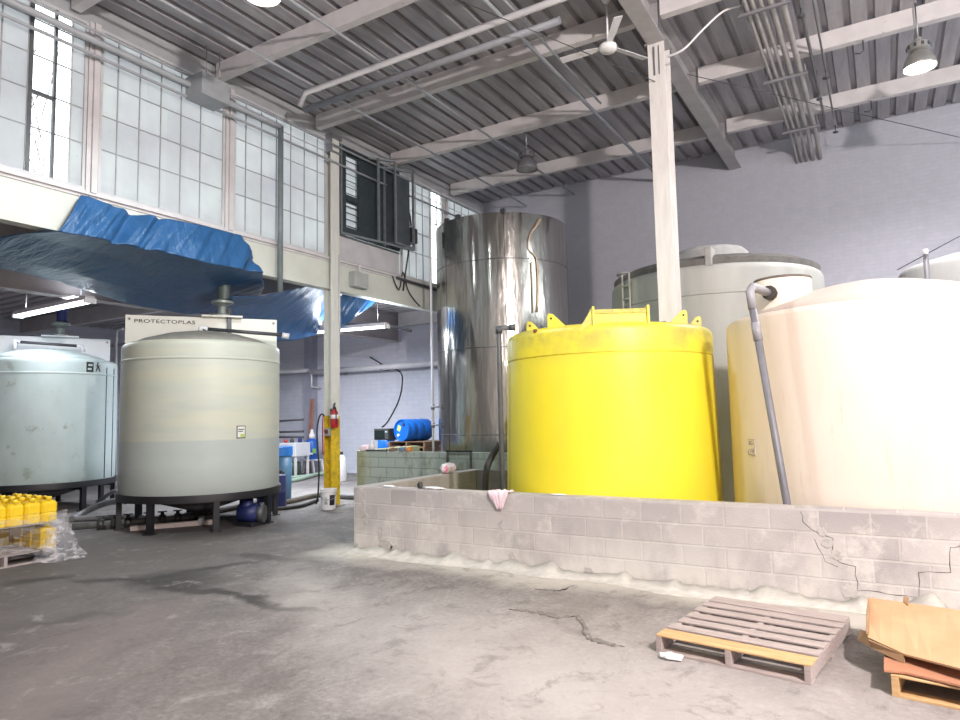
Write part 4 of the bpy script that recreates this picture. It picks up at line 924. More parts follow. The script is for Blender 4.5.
mb = MB(); mb.tube([(-9.27, 9.95, 5.0), (-9.27, 9.95, 3.6), (-9.27, 9.97, 3.4)], .014, 6); tag(mb.build('conduit', white_paint), 'short thin white conduit on the right side of the left column', 'conduit')

# blue grey bin and dark drum behind the mixing tank
b_ = atZ(284, 499)
b_ = atZ(280.5, 499)
t = thing('plastic_bin', 'tall blue grey plastic bin with bright blue rim right of the mixing tank', 'bin', (b_.x, b_.y, 0))
mb = MB(); mb.lathe([(.215, 0), (.225, .02), (.24, .93)], (b_.x, b_.y, 0), 40); mb.build('bin_body', PM('blue grey plastic', (.045, .12, .21), (.055, .14, .24), 3, .45), t)
mb = MB(); mb.lathe([(.245, .93), (.255, .94), (.255, 1.12), (.235, 1.13), (.22, 1.08), (0, 1.07)], (b_.x, b_.y, 0), 40); mb.build('bin_rim', PM('bright blue liner', (.02, .21, .68), (.02, .17, .58), 5, .4), t, sharp_angle=math.radians(40))
mb = MB(); v = Vector((-b_.x, -b_.y, 0)).normalized(); q = Vector((b_.x, b_.y, .62))+v*.27; sd = Vector((-v.y, v.x, 0)); mb.tube([q-sd*.2-v*.03, q-sd*.05+v*.03, q+v*.05+sd*.03], [.03, .05, .03], 8).cb(q+v*.03-Vector((0, 0, .05)), (.12, .1, .05)); mb.build('black_valve', dark_plastic, t)
n_ = atZ(262, 511)+Vector((-.15, .25, 0))
t = thing('blue_drum', 'dark navy blue drum on the floor just behind the mixing tank legs', 'drum', (n_.x-.1, n_.y+.2, 0))
mb = MB(); mb.lathe([(.27, 0), (.28, .02), (.28, .28), (.29, .30), (.28, .32), (.28, .60), (.27, .62), (0, .61)], (n_.x-.1, n_.y+.2, 0), 36); mb.build('drum_body', navy, t, sharp_angle=math.radians(45))
n_ = atZ(243, 527)
t = thing('pump_unit', 'dark blue pump unit under the right side of the mixing tank', 'pump', (n_.x, n_.y, 0))
n_ = n_+Vector((-.05, .18, 0))
mb = MB(); mb.box((n_.x-.2, n_.y-.15, 0), (n_.x+.2, n_.y+.15, .06)); mb.build('pump_base', black_steel, t)
mb = MB(); mb.tube([(n_.x-.16, n_.y-.08, .2), (n_.x+.12, n_.y+.08, .2)], .15, 16).tube([(n_.x-.05, n_.y-.02, .2), (n_.x-.05, n_.y-.02, .42)], .10, 12); mb.build('pump_motor', navy, t)
mb = MB(); mb.tube([(n_.x+.10, n_.y+.07, .18), (n_.x+.2, n_.y+.13, .18)], .14, 16).tube([(n_.x+.16, n_.y+.1, .2), (n_.x+.16, n_.y+.1, .36)], .04, 8); mb.build('pump_housing', dark_metal, t)

# hoses and pipe run on the floor at left
gh = PM('grey hose', (.20, .20, .21), (.14, .14, .15), 12, .5)
def hose(pix, r, mat, label, z=None, cat='hose', name='floor_hose'):
    P = []
    for k, q in enumerate(pix): P.append(atZ(q[0], q[1], q[2] if len(q) > 2 else r+.003))
    mb = MB(); mb.tube(P, r, 10, smooth_n=6); return tag(mb.build(name, mat), label, cat)
hose([(72, 519), (85, 512, .12), (100, 505, .25), (115, 501, .36), (126, 501, .4)], .055, gh, 'thick grey hose rising from the floor to the left leg of the mixing tank')
hose([(96, 505), (106, 496, .25), (116, 491, .42), (124, 496, .42)], .04, gh, 'grey hose arching just behind the left leg of the mixing tank')
hose([(70, 519), (95, 518), (130, 517), (165, 519), (200, 513)], .05, gh, 'straight grey hose along the floor behind the mixing tank legs')
t = thing('valve_manifold', 'grey pipe manifold with valves on the floor by the mixing tank legs', 'pipe manifold', atZ(110, 526))
A_, B_ = atZ(72, 527, .08), atZ(205, 516, .08)
mb = MB(); mb.tube([A_, B_], .055, 10); mb.build('pipe_run', PM('manifold grey', (.15, .15, .15), (.09, .09, .09), 8, .55), t)
for k in (.20, .30, .40, .55, .66, .78, .9):
    q = A_.lerp(B_, k); dd = (B_-A_).normalized()
    mb = MB(); mb.tube([q-dd*.05, q+dd*.05], .085, 10).tube([q, q+Vector((0, 0, .12))], .03, 8).bar(q+Vector((0, 0, .13))-dd*.07, q+Vector((0, 0, .13))+dd*.07, .02, .02); mb.build('valve', dark_plastic, t)
for k in (.25, .5, .75):
    q = A_.lerp(B_, k); mb = MB(); mb.box((q.x-.05, q.y-.05, 0), (q.x+.05, q.y+.05, .06)); mb.build('pipe_support', dark_metal, t)
A_ = atZ(130, 531); mb = MB(); mb.bar(A_+Vector((0, 0, .04)), atZ(215, 524)+Vector((0, 0, .04)), .12, .07); tag(mb.build('timber_beam', wood_grey), 'grey timber lying on the floor between the mixing tank legs', 'timber')
hose([(205, 513), (250, 505), (285, 502), (312, 496), (330, 494)], .05, PM('muddy hose', (.10, .085, .07), (.16, .14, .12), 9, .8), 'muddy brown hose on the floor between the mixing tank and the bucket')
hose([(240, 512), (275, 509), (300, 506), (318, 500)], .035, black_rubber, 'black hose on the floor just in front of the muddy hose')
green_hose = PM('green hose', (.28, .40, .30), (.36, .46, .38), 6, .5)
hose([(287, 481), (300, 479), (318, 474), (335, 472), (346, 465), (350, 455, .35), (353, 447, .7)], .055, green_hose, 'pale green hose running across the annex floor past the column')
hose([(285, 478), (305, 476), (322, 473), (338, 469), (343, 462, .3), (349, 452, .6)], .045, green_hose, 'second pale green hose just behind the first one')
hose([(336, 496), (352, 497), (362, 497)], .05, gh, 'short grey pipe on the floor between the bucket and the block wall')

# ------------------------------------------------------------------ far corner of the annex
SC_ = 15.3
def far(x, y, Y=SC_): return atY(x, y, Y)
ft = lambda x, Y=SC_: far(x, 440, Y).x
X0, X1 = far(297, 450).x, far(320, 450).x
t = thing('step_stool', 'white plastic step stool under a blue jug near the far wall', 'stool', ((X0+X1)/2, SC_, 0))
h1 = .85; h0 = .40
mb = MB(); mb.box((X0+.12, SC_-.2, h0+.02), (X1-.08, SC_+.2, h0+.06)); mb.build('step_top', white_plastic, t)
mb = MB(); mb.box((X0+.1, SC_-.24, .62), (X1-.1, SC_-.2, .67)); mb.build('cross_bar', white_plastic, t)
for sx in (0, 1):
    for sy in (-.2, .2):
        xx = X0+.04 if sx == 0 else X1-.04; xi = X0+.14 if sx == 0 else X1-.12
        mb = MB(); mb.bar((xx, SC_+sy, 0), (xi, SC_+sy, .42), .05, .05); mb.build('leg', white_plastic, t)
cxj = far(312, 440).x
t = thing('blue_jug', 'blue plastic drum with white cap standing on the white step stool', 'drum', (cxj, SC_, h0+.06))
mb = MB(); mb.lathe([(.18, .46), (.20, .48), (.20, .98), (.17, 1.06), (.08, 1.10)], (cxj, SC_, 0), 32); mb.build('drum_body', blue_plastic, t)
mb = MB(); mb.lathe([(.09, 1.10), (.10, 1.2), (.05, 1.3), (.04, 1.38), (0, 1.39)], (cxj, SC_, 0), 16); mb.build('drum_cap', white_plastic, t)
p = far(314, 448, 15.08); mb = MB(); mb.box((p.x-.07, 15.085, .66), (p.x+.07, 15.10, .80)); mb.build('green_label', PM('label lime', (.25, .45, .10), None, rough=.6), t)
Xa, Xb = far(285, 450, 14.3).x, far(303, 450, 14.3).x
t = thing('utility_sink', 'white utility sink on legs left of the white step stool', 'sink', ((Xa+Xb)/2, 14.3, 0))
mb = MB(); mb.box((Xa, 14.0, .62), (Xb, 14.6, 1.02)); mb.build('sink_basin', PM('sink white', (.62, .63, .66), (.54, .55, .58), 4, .4), t, bevel=.02)
for xx in (Xa+.05, Xb-.05):
    for yy in (14.06, 14.54):
        mb = MB(); mb.box((xx-.03, yy-.03, 0), (xx+.03, yy+.03, .62)); mb.build('leg', white_paint, t)
for k, (xx, c, nm, h) in enumerate(((288, red_paint, 'small red tool lying on the sink edge', .10), (292, dark_plastic, 'dark tool lying on the back of the sink', .12), (298, navy, 'dark blue bottle on the sink', .16))):
    q = far(xx, 440, 14.3); mb = MB(); mb.lathe([(.05, 1.02), (.06, 1.03), (.055, 1.02+h*.7), (.02, 1.02+h), (0, 1.02+h)], (q.x, 14.22+.08*k, 0), 12); tag(mb.build('sink_bottle' if k == 2 else 'hand_tool', c), nm, 'tool')
q = far(300, 465, 15.25); mb = MB(); mb.lathe([(.0, .003), (.2, .003), (.22, .3), (.2, .45), (0, .46)], ((Xa+Xb)/2, 14.3, 0), 20); tag(mb.build('plastic_drum', PM('dark green', (.04, .08, .05), (.06, .10, .07), 5, .5)), 'dark green drum under the white sink', 'drum')
t = thing('wooden_ladder', 'reddish wooden ladder leaning on the far wall left of the column', 'ladder', (far(300, 442, 15.6).x, 15.6, 0))
la, lb = Vector((far(300, 450, 15.2).x-.1, 15.56, .0)), atY(312, 399, 15.70)
lm = PM('red brown wood', (.38, .20, .16), (.30, .15, .12), 6, .7)
for off in (0, .16):
    mb = MB(); mb.bar(la+Vector((off, 0, 0)), lb+Vector((off*.6, -.03, 0)), .045, .06); mb.build('side_rail', lm, t)
mb = MB()
for k in range(1, 9): mb.bar((la.lerp(lb, k/9)), la.lerp(lb, k/9)+Vector((.14, -.02, 0)), .03, .03)
mb.build('rung', lm, t)
# wall pier and pipes on the pale wall
px0 = atY(313, 440, 15.8).x
mb = MB(); mb.box((px0-.35, 15.75, 0), (px0, 16, 4.84)); tag(mb.build('trim_12', PM('pier paint', (.34, .35, .43), (.30, .31, .39), 3, .6)), kind='structure')
t = thing('wall_pipe', 'white horizontal pipe high on the pale back wall', 'pipe', (-12, 15.7, 3.2))
z_ = 3.22
mb = MB(); mb.tube([(px0+.02, 15.66, z_), (-10.2, 15.66, z_)], .085, 12); mb.build('pipe_run', pvc_white, t)
mb = MB()
for xx in (-14.6, -12.9, -11.0): mb.box((xx-.02, 15.6, z_-.10), (xx+.02, 16, z_+.10))
mb.build('pipe_clamp', galv, t)
t = thing('wall_pipe', 'horizontal pipe with yellow bands left of the column', 'pipe', (-17, 15.7, 3.2))
mb = MB(); mb.tube([(-19.5, 15.66, 3.33), (px0-.02, 15.60, 3.28)], .06, 12); mb.build('pipe_run', pvc_white, t)
mb = MB()
for xx in (-17.2, -16.8, -16.4): mb.tube([(xx-.09, 15.645, 3.305), (xx+.09, 15.64, 3.30)], .064, 12)
mb.build('yellow_band', PM('band yellow', (.62, .55, .12), (.50, .45, .15), 9, .5), t)
mb = MB(); q = far(312, 360, 15.7); mb.tube([(q.x+.06, 15.62, 3.25), (q.x+.06, 15.62, 2.75), (q.x+.12, 15.99, 2.7)], .03, 8); tag(mb.build('drop_pipe', pvc_white), 'short vertical drop pipe on the wall pier', 'pipe')
for k, y in enumerate((421, 432, 437)):
    a, b_ = far(281, y, 15.9), far(309, y-2+k, 15.9); mb = MB(); mb.tube([Vector((a.x-.3, 15.975, a.z)), Vector((b_.x, 15.975, b_.z))], .028, 8)
    tag(mb.build('thin_pipe', pvc_grey), f"thin grey pipe on the far wall, {['highest', 'middle', 'lowest'][k]} of three left of the ladder", 'pipe', 'thin pipes left of the ladder')
mb = MB(); mb.tube([atY(x, y, 15.978) for x, y in ((370, 357), (382, 364), (400, 372), (402, 385), (398, 402), (388, 421), (382, 427))], .018, 6, smooth_n=5); tag(mb.build('black_cable', black_rubber), 'thin black cable hanging on the pale wall above the microwave', 'cable')
# concrete plinth with barrel, microwave and clutter
t = thing('concrete_plinth', 'low concrete plinth carrying the blue barrel and microwave behind the green wall', 'plinth', (-10.9, 14.4, 0))
mb = MB(); mb.box((-11.62, 13.4, 0), (-9.75, 15.2, .80)); mb.build('plinth_block', PM('plinth concrete', (.30, .29, .28), (.24, .23, .22), 4, .9, bmp=.2), t, bevel=.01)
pl1 = pallet('brown wooden pallet under the blue barrel, upper of two', (-11.02, 13.62, .945), 0, W=1.15, D=1.0, front_new=False, m_main=PM('brown pallet wood', (.24, .15, .09), (.16, .10, .06), 5, .8, stretch=(1, 9, 9)), H=.14, seed=8)
pallet('brown wooden pallet on the plinth, lower of two', (-11.02, 13.60, .802), 0, W=1.15, D=1.0, front_new=False, m_main=MATS['brown pallet wood'], H=.14, seed=9)
t = thing('blue_barrel', 'bright blue plastic barrel lying on its side on a pallet', 'barrel', (-10.65, 14.1, 1.09))
br = .285; ang = math.radians(-28); L = .95
Mx = Matrix.Translation((-10.64, 13.66, 1.087+br)) @ Matrix.Rotation(math.radians(80), 4, 'Z') @ Matrix.Rotation(PI/2, 4, 'Y')
pr_ = [(0, .03), (br-.03, .03), (br-.03, .0), (br-.01, .0), (br, .02), (br, .10), (br-.012, .12), (br, .14), (br, L*.36), (br-.012, L*.38), (br, L*.40), (br, L*.62), (br-.012, L*.64), (br, L*.66), (br, L-.1), (br-.012, L-.08), (br, L-.06), (br-.03, L), (0, L-.02)]
mb = MB(); mb.lathe(pr_, (0, 0, 0), 48, M=Mx); mb.build('barrel_body', PM('bright blue plastic', (.01, .15, .60), (.01, .12, .52), 3, .3), t, sharp_angle=math.radians(50))
for (a, nm) in ((.75, 0), (3.6, 1)):
    mb = MB(); q = Mx @ Vector((.17*math.cos(a), .17*math.sin(a), .03)); n = (Mx.to_3x3() @ Vector((0, 0, -1))); mb.tube([q, q+n*.03], .035, 12); mb.build('bung', white_plastic if nm == 0 else dark_plastic, t)
q = Mx @ Vector((-.05, .10, .028)); n = Mx.to_3x3() @ Vector((0, 0, -1)); e1 = Mx.to_3x3() @ Vector((.9, .4, 0)); e2 = Mx.to_3x3() @ Vector((-.4, .9, 0))
mb = MB(); mb.prism([q-e1*.07-e2*.06, q+e1*.07-e2*.06, q+e1*.07+e2*.06, q-e1*.07+e2*.06], n, .004); mb.build('barrel_label', PM('label lime yellow', (.55, .72, .10), (.40, .62, .12), 14, .6), t)
Xm = atY(376, 440, 13.8).x; Xn = atY(393, 440, 13.8).x; zm = atY(384, 440, 13.8).z
t = thing('blue_tub', 'short blue plastic drum under the black microwave', 'drum', (-11.27, 13.85, .80))
xc = -11.27
mb = MB(); mb.lathe([(.22, .801), (.23, .82), (.225, zm-.03), (.21, zm), (0, zm)], (xc, 13.85, 0), 32); mb.build('drum_body', MATS['bright blue plastic'], t, sharp_angle=math.radians(45))
t = thing('microwave_oven', 'black microwave oven sitting on the short blue drum', 'microwave', (xc-.02, 13.85, zm))
mb = MB(); mb.box((xc-.28, 13.68, zm+.002), (xc+.22, 14.05, zm+.30)); mb.build('oven_case', dark_plastic, t, bevel=.01)
mb = MB(); mb.box((xc-.25, 13.66, zm+.05), (xc+.08, 13.678, zm+.25)); mb.build('oven_door', PM('dark glass', (.012, .02, .018), None, rough=.15), t)
mb = MB(); mb.box((xc+.09, 13.665, zm+.03), (xc+.20, 13.679, zm+.27)); cp = mb.build('control_panel', PM('control panel', (.06, .065, .065), None, rough=.4), t)
mb = MB(); mb.box((xc+.11, 13.655, zm+.20), (xc+.18, 13.664, zm+.235)); mb.build('display', PM('display', (.5, .55, .55), None, rough=.3), cp)
Xp, Xq = -11.04, -10.87
t = thing('wooden_crate', 'open brown wooden box between the microwave and the blue barrel', 'box', ((Xp+Xq)/2, 14.4, 1.09))
zt = atY(395, 427.5, 14.3).z; cm_ = PM('box wood', (.34, .21, .13), (.26, .16, .10), 5, .7)
for lo, hi in (((Xp+.0, 14.2, 1.09), (Xp+.03, 14.5, zt)), ((Xq-.03, 14.2, 1.09), (Xq, 14.5, zt)), ((Xp, 14.15, zt), (Xq, 14.5, zt+.02)), ((Xp+.03, 14.47, 1.09), (Xq-.03, 14.5, zt))):
    mb = MB(); mb.box(lo, hi); mb.build('box_side', cm_, t)
for k, (xx, c, nm, r_) in enumerate(((366, pink_cloth, 'pinkish rag bundle at the left end of the plinth', .12), (372, white_plastic, 'white bottle at the left end of the plinth', .06), (393, PM('brown rag', (.20, .12, .09), (.30, .22, .18), 9, .9), 'brown rag bundle on the green wall in front of the pallets', .08), (402, PM('blue grey rag', (.10, .18, .30), (.20, .26, .36), 9, .9), 'blue grey rag left of the orange bottle', .07), (409, PM('orange plastic', (.70, .25, .05), (.6, .2, .04), 5, .5), 'small orange bottle on top of the green wall', .055))):
    yy = 10.13; q = atY(xx, 451, yy); hh = {0: .12, 1: .2, 2: .07, 3: .08, 4: .09}[k]
    if k == 1: prof = [(r_, 1.0605), (r_, 1.06+hh*.65), (r_*.4, 1.06+hh*.8), (r_*.4, 1.06+hh), (0, 1.06+hh)]
    else: prof = [(r_*.9, 1.0605), (r_*1.05, 1.06+hh*.3), (r_*.9, 1.06+hh*.7), (r_*.5, 1.06+hh), (0, 1.06+hh)]
    mb = MB(); mb.lathe(prof, (q.x, yy, 0), 18, fn=(None if k in (1, 4) else (lambda a, z: .02*noise.noise(Vector((math.cos(a)*2, math.sin(a)*2, z*9))))))
    tag(mb.build('plastic_bottle' if k in (1, 4) else 'rag_bundle', c), nm.replace('end of the plinth', 'end of the green wall'), 'bottle' if k in (1, 4) else 'rag')
q = atY(376, 451, 10.1); mb = MB(); mb.tube([(q.x-.18, 10.03, 1.079), (q.x, 10.02, 1.081), (q.x+.2, 10.03, 1.079), (q.x+.34, 10.02, 1.079)], .018, 8, smooth_n=4); tag(mb.build('dark_rod', dark_metal), 'dark rod lying on top of the green wall', 'rod')
# pipe frame on the green wall and white drop pipe at the steel tank
t = thing('pipe_frame', 'dark grab frame with two legs on top of the green wall before the steel tank', 'rail', (atY(458, 454, 9.98).x, 9.95, 0))
a, b_ = atY(446, 455, 9.93), atY(469.5, 454, 9.93)
a.z = max(a.z, 1.085); b_.z = a.z
mb = MB(); mb.bar(Vector((a.x-.02, 9.97, 1.085)), Vector((b_.x+.02, 9.97, 1.085)), .05, .03); mb.build('top_rail', black_steel, t)
for q in (a, b_):
    mb = MB(); mb.tube([(q.x, 9.97, 1.08), (q.x, 9.96, 1.0), (q.x, 9.96, .55)], .02, 8); mb.build('leg', PM('dull green steel', (.14, .16, .14), (.10, .12, .10), 6, .5), t)
q = atY(434, 440, 12.4)
t = thing('drop_pipe', 'thin white vertical pipe beside the left edge of the steel tank', 'pipe', (q.x, 12.4, 0))
top = atY(434, 225, 12.4)
mb = MB(); mb.tube([(q.x-.02, 12.4, .0), (q.x-.02, 12.4, top.z), (q.x+.15, 12.45, top.z+.02)], .028, 8); mb.build('pipe_run', pvc_white, t)
for y in (407, 425): 
    z2 = atY(434, y, 12.4).z; mb = MB(); mb.tube([(q.x-.02, 12.37, z2), (q.x+.18, 12.37, z2)], .02, 6).tube([(q.x-.02, 12.4, z2-.06), (q.x-.02, 12.4, z2+.06)], .045, 8); mb.build('pipe_tee', pvc_grey, t)
q = far(348, 462, 14.6); t = thing('white_jug', 'white jug with pink label on the floor right of the column', 'jug', (q.x, 14.6, 0))
q = atY(341, 466, 13.8)
t.location = (q.x, 13.8, 0)
mb = MB(); mb.lathe([(.15, .0), (.16, .02), (.16, .55), (.10, .68), (.05, .72)], (q.x, 13.8, 0), 24); mb.build('jug_body', white_plastic, t)
mb = MB(); mb.lathe([(.055, .72), (.055, .80), (0, .80)], (q.x, 13.8, 0), 16); mb.build('jug_cap', black_rubber, t)
mb = MB(); mb.box((q.x-.06, 13.625, .2), (q.x+.1, 13.645, .45)); mb.build('jug_label', PM('pink label', (.6, .25, .4), None, rough=.6), t)

# cloth, bag and scraps on the block walls
def rag(cx_, y, z0, label, name, cat, w, h, mat):
    R = []
    for j in range(13):
        s = j/12; row = []
        for k in range(15):
            u = k/14-.5; ww = w*(1-.75*max(0, (s-.42)/.58)); n = noise.noise(Vector((u*6, s*4, cx_)))
            if s < .42: p = (cx_+u*w+.01*n, y+.12-s*.34, z0+.012+.02*abs(n)+.012*math.sin(u*20))
            else: p = (cx_+.03*(s-.4)+u*ww+.012*n, y-.022-.02*abs(n)-.012*abs(math.sin(u*14)), z0+.008-(s-.42)/.58*h)
            row.append(p)
        R.append(row)
    mb = MB(); mb.grid(R); return tag(mb.build(name, mat, solid=.006), label, cat)
qr = atY(499, 490, 6.75); rag(qr.x, 6.75, .815, 'pink and white rag draped over the block wall by the dark pipe', 'cleaning_rag', 'rag', .27, .19, pink_cloth)
def lump(c, s, mat, label, name, cat, seed):
    mb = MB(); bmesh.ops.create_icosphere(mb.b, subdivisions=3, radius=1)
    for v in mb.b.verts:
        n = noise.noise(v.co*2.2+Vector((seed, 0, 0))); d = v.co*(1+.35*n); v.co = Vector((c[0]+d.x*s[0], c[1]+d.y*s[1], max(c[2], c[2]+s[2]*.75+d.z*s[2])))
    for f in mb.b.faces: f.smooth = True
    return tag(mb.build(name, mat), label, cat)
bagm = PM('pink printed bag', (.80, .74, .76), (.75, .22, .36), 7, .4, lo=.52, hi=.56)
qb = atX(448, 470, -5.95); lump((-5.95, qb.y, .815), (.12, .14, .09), bagm, 'crumpled white and pink plastic bag on the side block wall', 'plastic_bag', 'bag', 3)
for k, (x, y, s, lab, m_) in enumerate(((434, 490, (.16, .05, .018), 'white flat scrap on the front block wall left of the pink rag', white_plastic), (389, 487.5, (.10, .04, .014), 'small white scrap at the left end of the front block wall', white_plastic), (420, 487, (.035, .03, .05), 'small dark clod standing on the front block wall', dark_plastic), (558, 495, (.10, .04, .008), 'thin white scrap on the block wall below the yellow tank', white_plastic))):
    q = atY(x, y, 6.83); lump((q.x, 6.83, .812), s, m_, lab, 'litter_scrap', 'litter', k+9)

lump((SCRAP.x, SCRAP.y, .002), (.085, .05, .022), white_plastic, 'small white scrap of paper beside the front left corner of the weathered pallet', 'paper_scrap', 'litter', 21)
# ------------------------------------------------------------------ under the roof
t = thing('vent_unit', 'dark louvered ventilation unit with open steel frame mounted in the fourth window bay', 'ventilator', (XL, 10.9, 5.5))
dk = PM('vent dark', (.035, .05, .06), (.055, .07, .08), 4, .5, .3)
y0, y1, z0, z1 = 10.02, 12.05, 5.52, 7.40
mb = MB(); mb.box((XL+.03, y0, z0), (XL+.10, y0+.22, z1)).box((XL+.03, y0+.62, z0), (XL+.10, y1, z1)).box((XL+.03, y0+.22, z0), (XL+.10, y0+.62, z0+.15)).box((XL+.03, y0+.22, z1-.18), (XL+.10, y0+.62, z1)); mb.build('back_plate', dk, t)
for k in range(11):
    z = z0+.17+k*.14
    mb = MB(); mb.bar((XL+.07, y0+.22, z+.02), (XL+.07, y0+.62, z+.02), .10, .012, up=Vector((.6, 0, 1)))
    if k in (4,): mb.box((XL+.04, y0+.22, z-.04), (XL+.09, y0+.62, z+.12))
    mb.build('louver', dk, t)
fr_m = PM('vent frame', (.22, .25, .27), (.16, .185, .20), 6, .5, .3)
for (yy, xx) in ((y0+1.0, .32), (y0+1.36, .50), (y0+1.42, .14), (y1-.02, .50), (y0+.02, .14)):
    mb = MB(); mb.bar((XL+xx, yy, z0-.02), (XL+xx, yy, z1-.05), .045, .045); mb.build('frame_post', fr_m, t)
for (a, b_) in (((.14, y0+.9, z1-.05), (.50, y0+1.36, z1-.05)), ((.14, y0+1.4, z1-.1), (.50, y1, z1-.1)), ((.14, y0, z0-.03), (.32, y0+1.0, z0-.03)), ((.32, y0+1., z0-.03), (.50, y1, z0-.03)), ((.05, y0, z0-.05), (.05, y1, z0-.05)), ((.50, y0+1.36, z0), (.50, y1, z0))):
    mb = MB(); mb.bar((XL+a[0], a[1], a[2]), (XL+b_[0], b_[1], b_[2]), .05, .04); mb.build('frame_rail', fr_m, t)
mb = MB(); mb.box((XL+.12, y0+1.45, z0+.05), (XL+.42, y1-.05, z1-.3)); mb.build('duct_box', PM('duct box', (.07, .085, .10), (.10, .115, .13), 4, .5, .4), t)
mb = MB(); mb.cb((XL+.3, y1+.13, z0+.35), (.24, .22, .34)); mb.build('motor_box', dark_metal, t)
mb = MB(); mb.tube([(XL+.3, y1+.1, z0+.9), (XL+.28, y1+.18, z0+.6), (XL+.2, y1+.2, z0+.1), (XL+.1, y1+.18, z0-.5), (XL+.1, y1+.1, z0-.9)], .018, 6, smooth_n=4); mb.build('vent_cable', black_rubber, t)
mb = MB(); mb.prism([(XL+.035, y0, z0-.55), (XL+.035, y1, z0-.55), (XL+.035, y1, z0-.06), (XL+.035, y0, z0-.06)], (1, 0, 0), .02); mb.build('cover_board', PM('vent board', (.55, .54, .56), (.47, .46, .49), 3, .7), t)

def pipe_thing(name, label, cat, pts, r, mat, sm=0, group=None, seg=8):
    mb = MB(); mb.tube(pts, r, seg, smooth_n=sm); return tag(mb.build(name, mat), label, cat, group)
pipe_thing('ceiling_pipe', 'thick grey pipe running along the top of the left windows', 'pipe', [(-9.22, -6.9, 7.08), (-9.22, 8.0, 7.08), (-9.22, 8.35, 7.08)], .05, PM('pipe paint', (.40, .42, .45), (.34, .36, .39), 4, .5), 0, 'pipes along the left windows')
pipe_thing('ceiling_pipe', 'thin grey pipe just below the thick one along the left windows', 'pipe', [(-9.28, -6.9, 6.90), (-9.28, 15.7, 6.90)], .025, MATS['pipe paint'], 0, 'pipes along the left windows')
pipe_thing('ceiling_pipe', 'thin grey pipe nearest the roof along the left windows', 'pipe', [(-9.24, -6.9, 7.24), (-9.24, 15.7, 7.24)], .022, MATS['pipe paint'], 0, 'pipes along the left windows')
pipe_thing('drop_pipe', 'dark vertical pipe standing in front of the third window bay', 'pipe', [(-9.22, 8.35, 7.10), (-9.22, 8.35, 4.0)], .05, PM('dark drop pipe', (.20, .24, .25), (.15, .18, .19), 5, .5))
# unit heater shape behind the second bay's pipes
t = thing('heater_box', 'grey box hanging among the pipes at the top of the second window bay', 'heater', (-9.15, 6.75, 7.1)); mb = MB(); mb.box((-9.32, 6.45, 6.86), (-8.9, 6.98, 7.22)); mb.build('box_body', PM('heater grey', (.34, .36, .38), (.29, .31, .33), 4, .5), t, bevel=.01)
mb = MB(); mb.tube([(-9.0, 6.6, 7.22), (-9.0, 6.6, 7.74)], .01, 6).tube([(-9.0, 6.85, 7.22), (-9.0, 6.85, 7.74)], .01, 6); mb.build('hanger_rod', galv, t)
wp_ = PM('white ceiling pipe', (.58, .58, .60), (.50, .50, .53), 4, .45)
pipe_thing('ceiling_pipe', 'white pipe crossing under the roof above the stainless tank aisle', 'pipe', [(-8.35, 7.98, 7.1), (-8.2, 7.98, 7.3), (-3.6, 7.98, 7.3), (-2.9, 7.98, 7.3)], .05, wp_)
pipe_thing('cable_tray', 'grey cable channel running just behind the white ceiling pipe', 'cable tray', [(-8.6, 8.35, 7.25), (-3.6, 8.35, 7.25)], .065, PM('tray grey', (.27, .28, .31), (.22, .23, .26), 4, .5), seg=4)
for k, (xx, z, lab) in enumerate(((-8.0, 7.36, 'thin grey pipe running front to back above the left windows side of the hall'), (-6.6, 7.40, 'thin grey pipe running front to back above the mixing tank aisle'), (-4.32, 7.33, 'grey pipe running front to back between the fan and the hanging lamp'))):
    pipe_thing('ceiling_pipe', lab, 'pipe', [(xx, -6.9, z), (xx, 15.9, z)], .022 if k < 2 else .035, MATS['pipe paint'])
pipe_thing('ceiling_pipe', 'slim grey pipe right beside the one between the fan and the lamp', 'pipe', [(-4.12, 2, 7.36), (-4.12, 11.3, 7.36)], .02, MATS['pipe paint'])
# conduit bank by the girder
cm2 = PM('conduit grey', (.40, .385, .38), (.33, .315, .31), 5, .45, .3)
for k, (xx, r_, dz) in enumerate(((-1.33, .028, 0), (-1.24, .03, .0), (-1.14, .03, 0), (-1.02, .045, .01), (-.88, .045, .01))):
    lab = f"grey conduit under the roof by the girder, {['leftmost', 'second from left', 'middle', 'fourth from left', 'rightmost'][k]} of the bank of five"
    pipe_thing('roof_conduit', lab, 'conduit', [(xx, -6.9, 7.36+dz), (xx, 15.2, 7.36+dz), (xx-.01, 15.75, 7.30), (xx, 15.95, 7.12)], r_, cm2, 0, 'bank of conduits by the girder')
for k, y in enumerate((9.75, 12.05, 14.5)):
    t = thing('conduit_hanger', f"steel channel hanging under the conduit bank, {['nearest the camera', 'in the middle', 'nearest the back wall'][k]}", 'bracket', (-1.1, y, 7.28), 'conduit hangers')
    mb = MB(); mb.box((-1.46, y-.022, 7.275), (-.76, y+.022, 7.315)); mb.build('channel_bar', galv, t)
    for xx in (-1.42, -.80):
        mb = MB(); mb.tube([(xx, y, 7.29), (xx, y, 7.76)], .008, 6); mb.build('hanger_rod', galv, t)
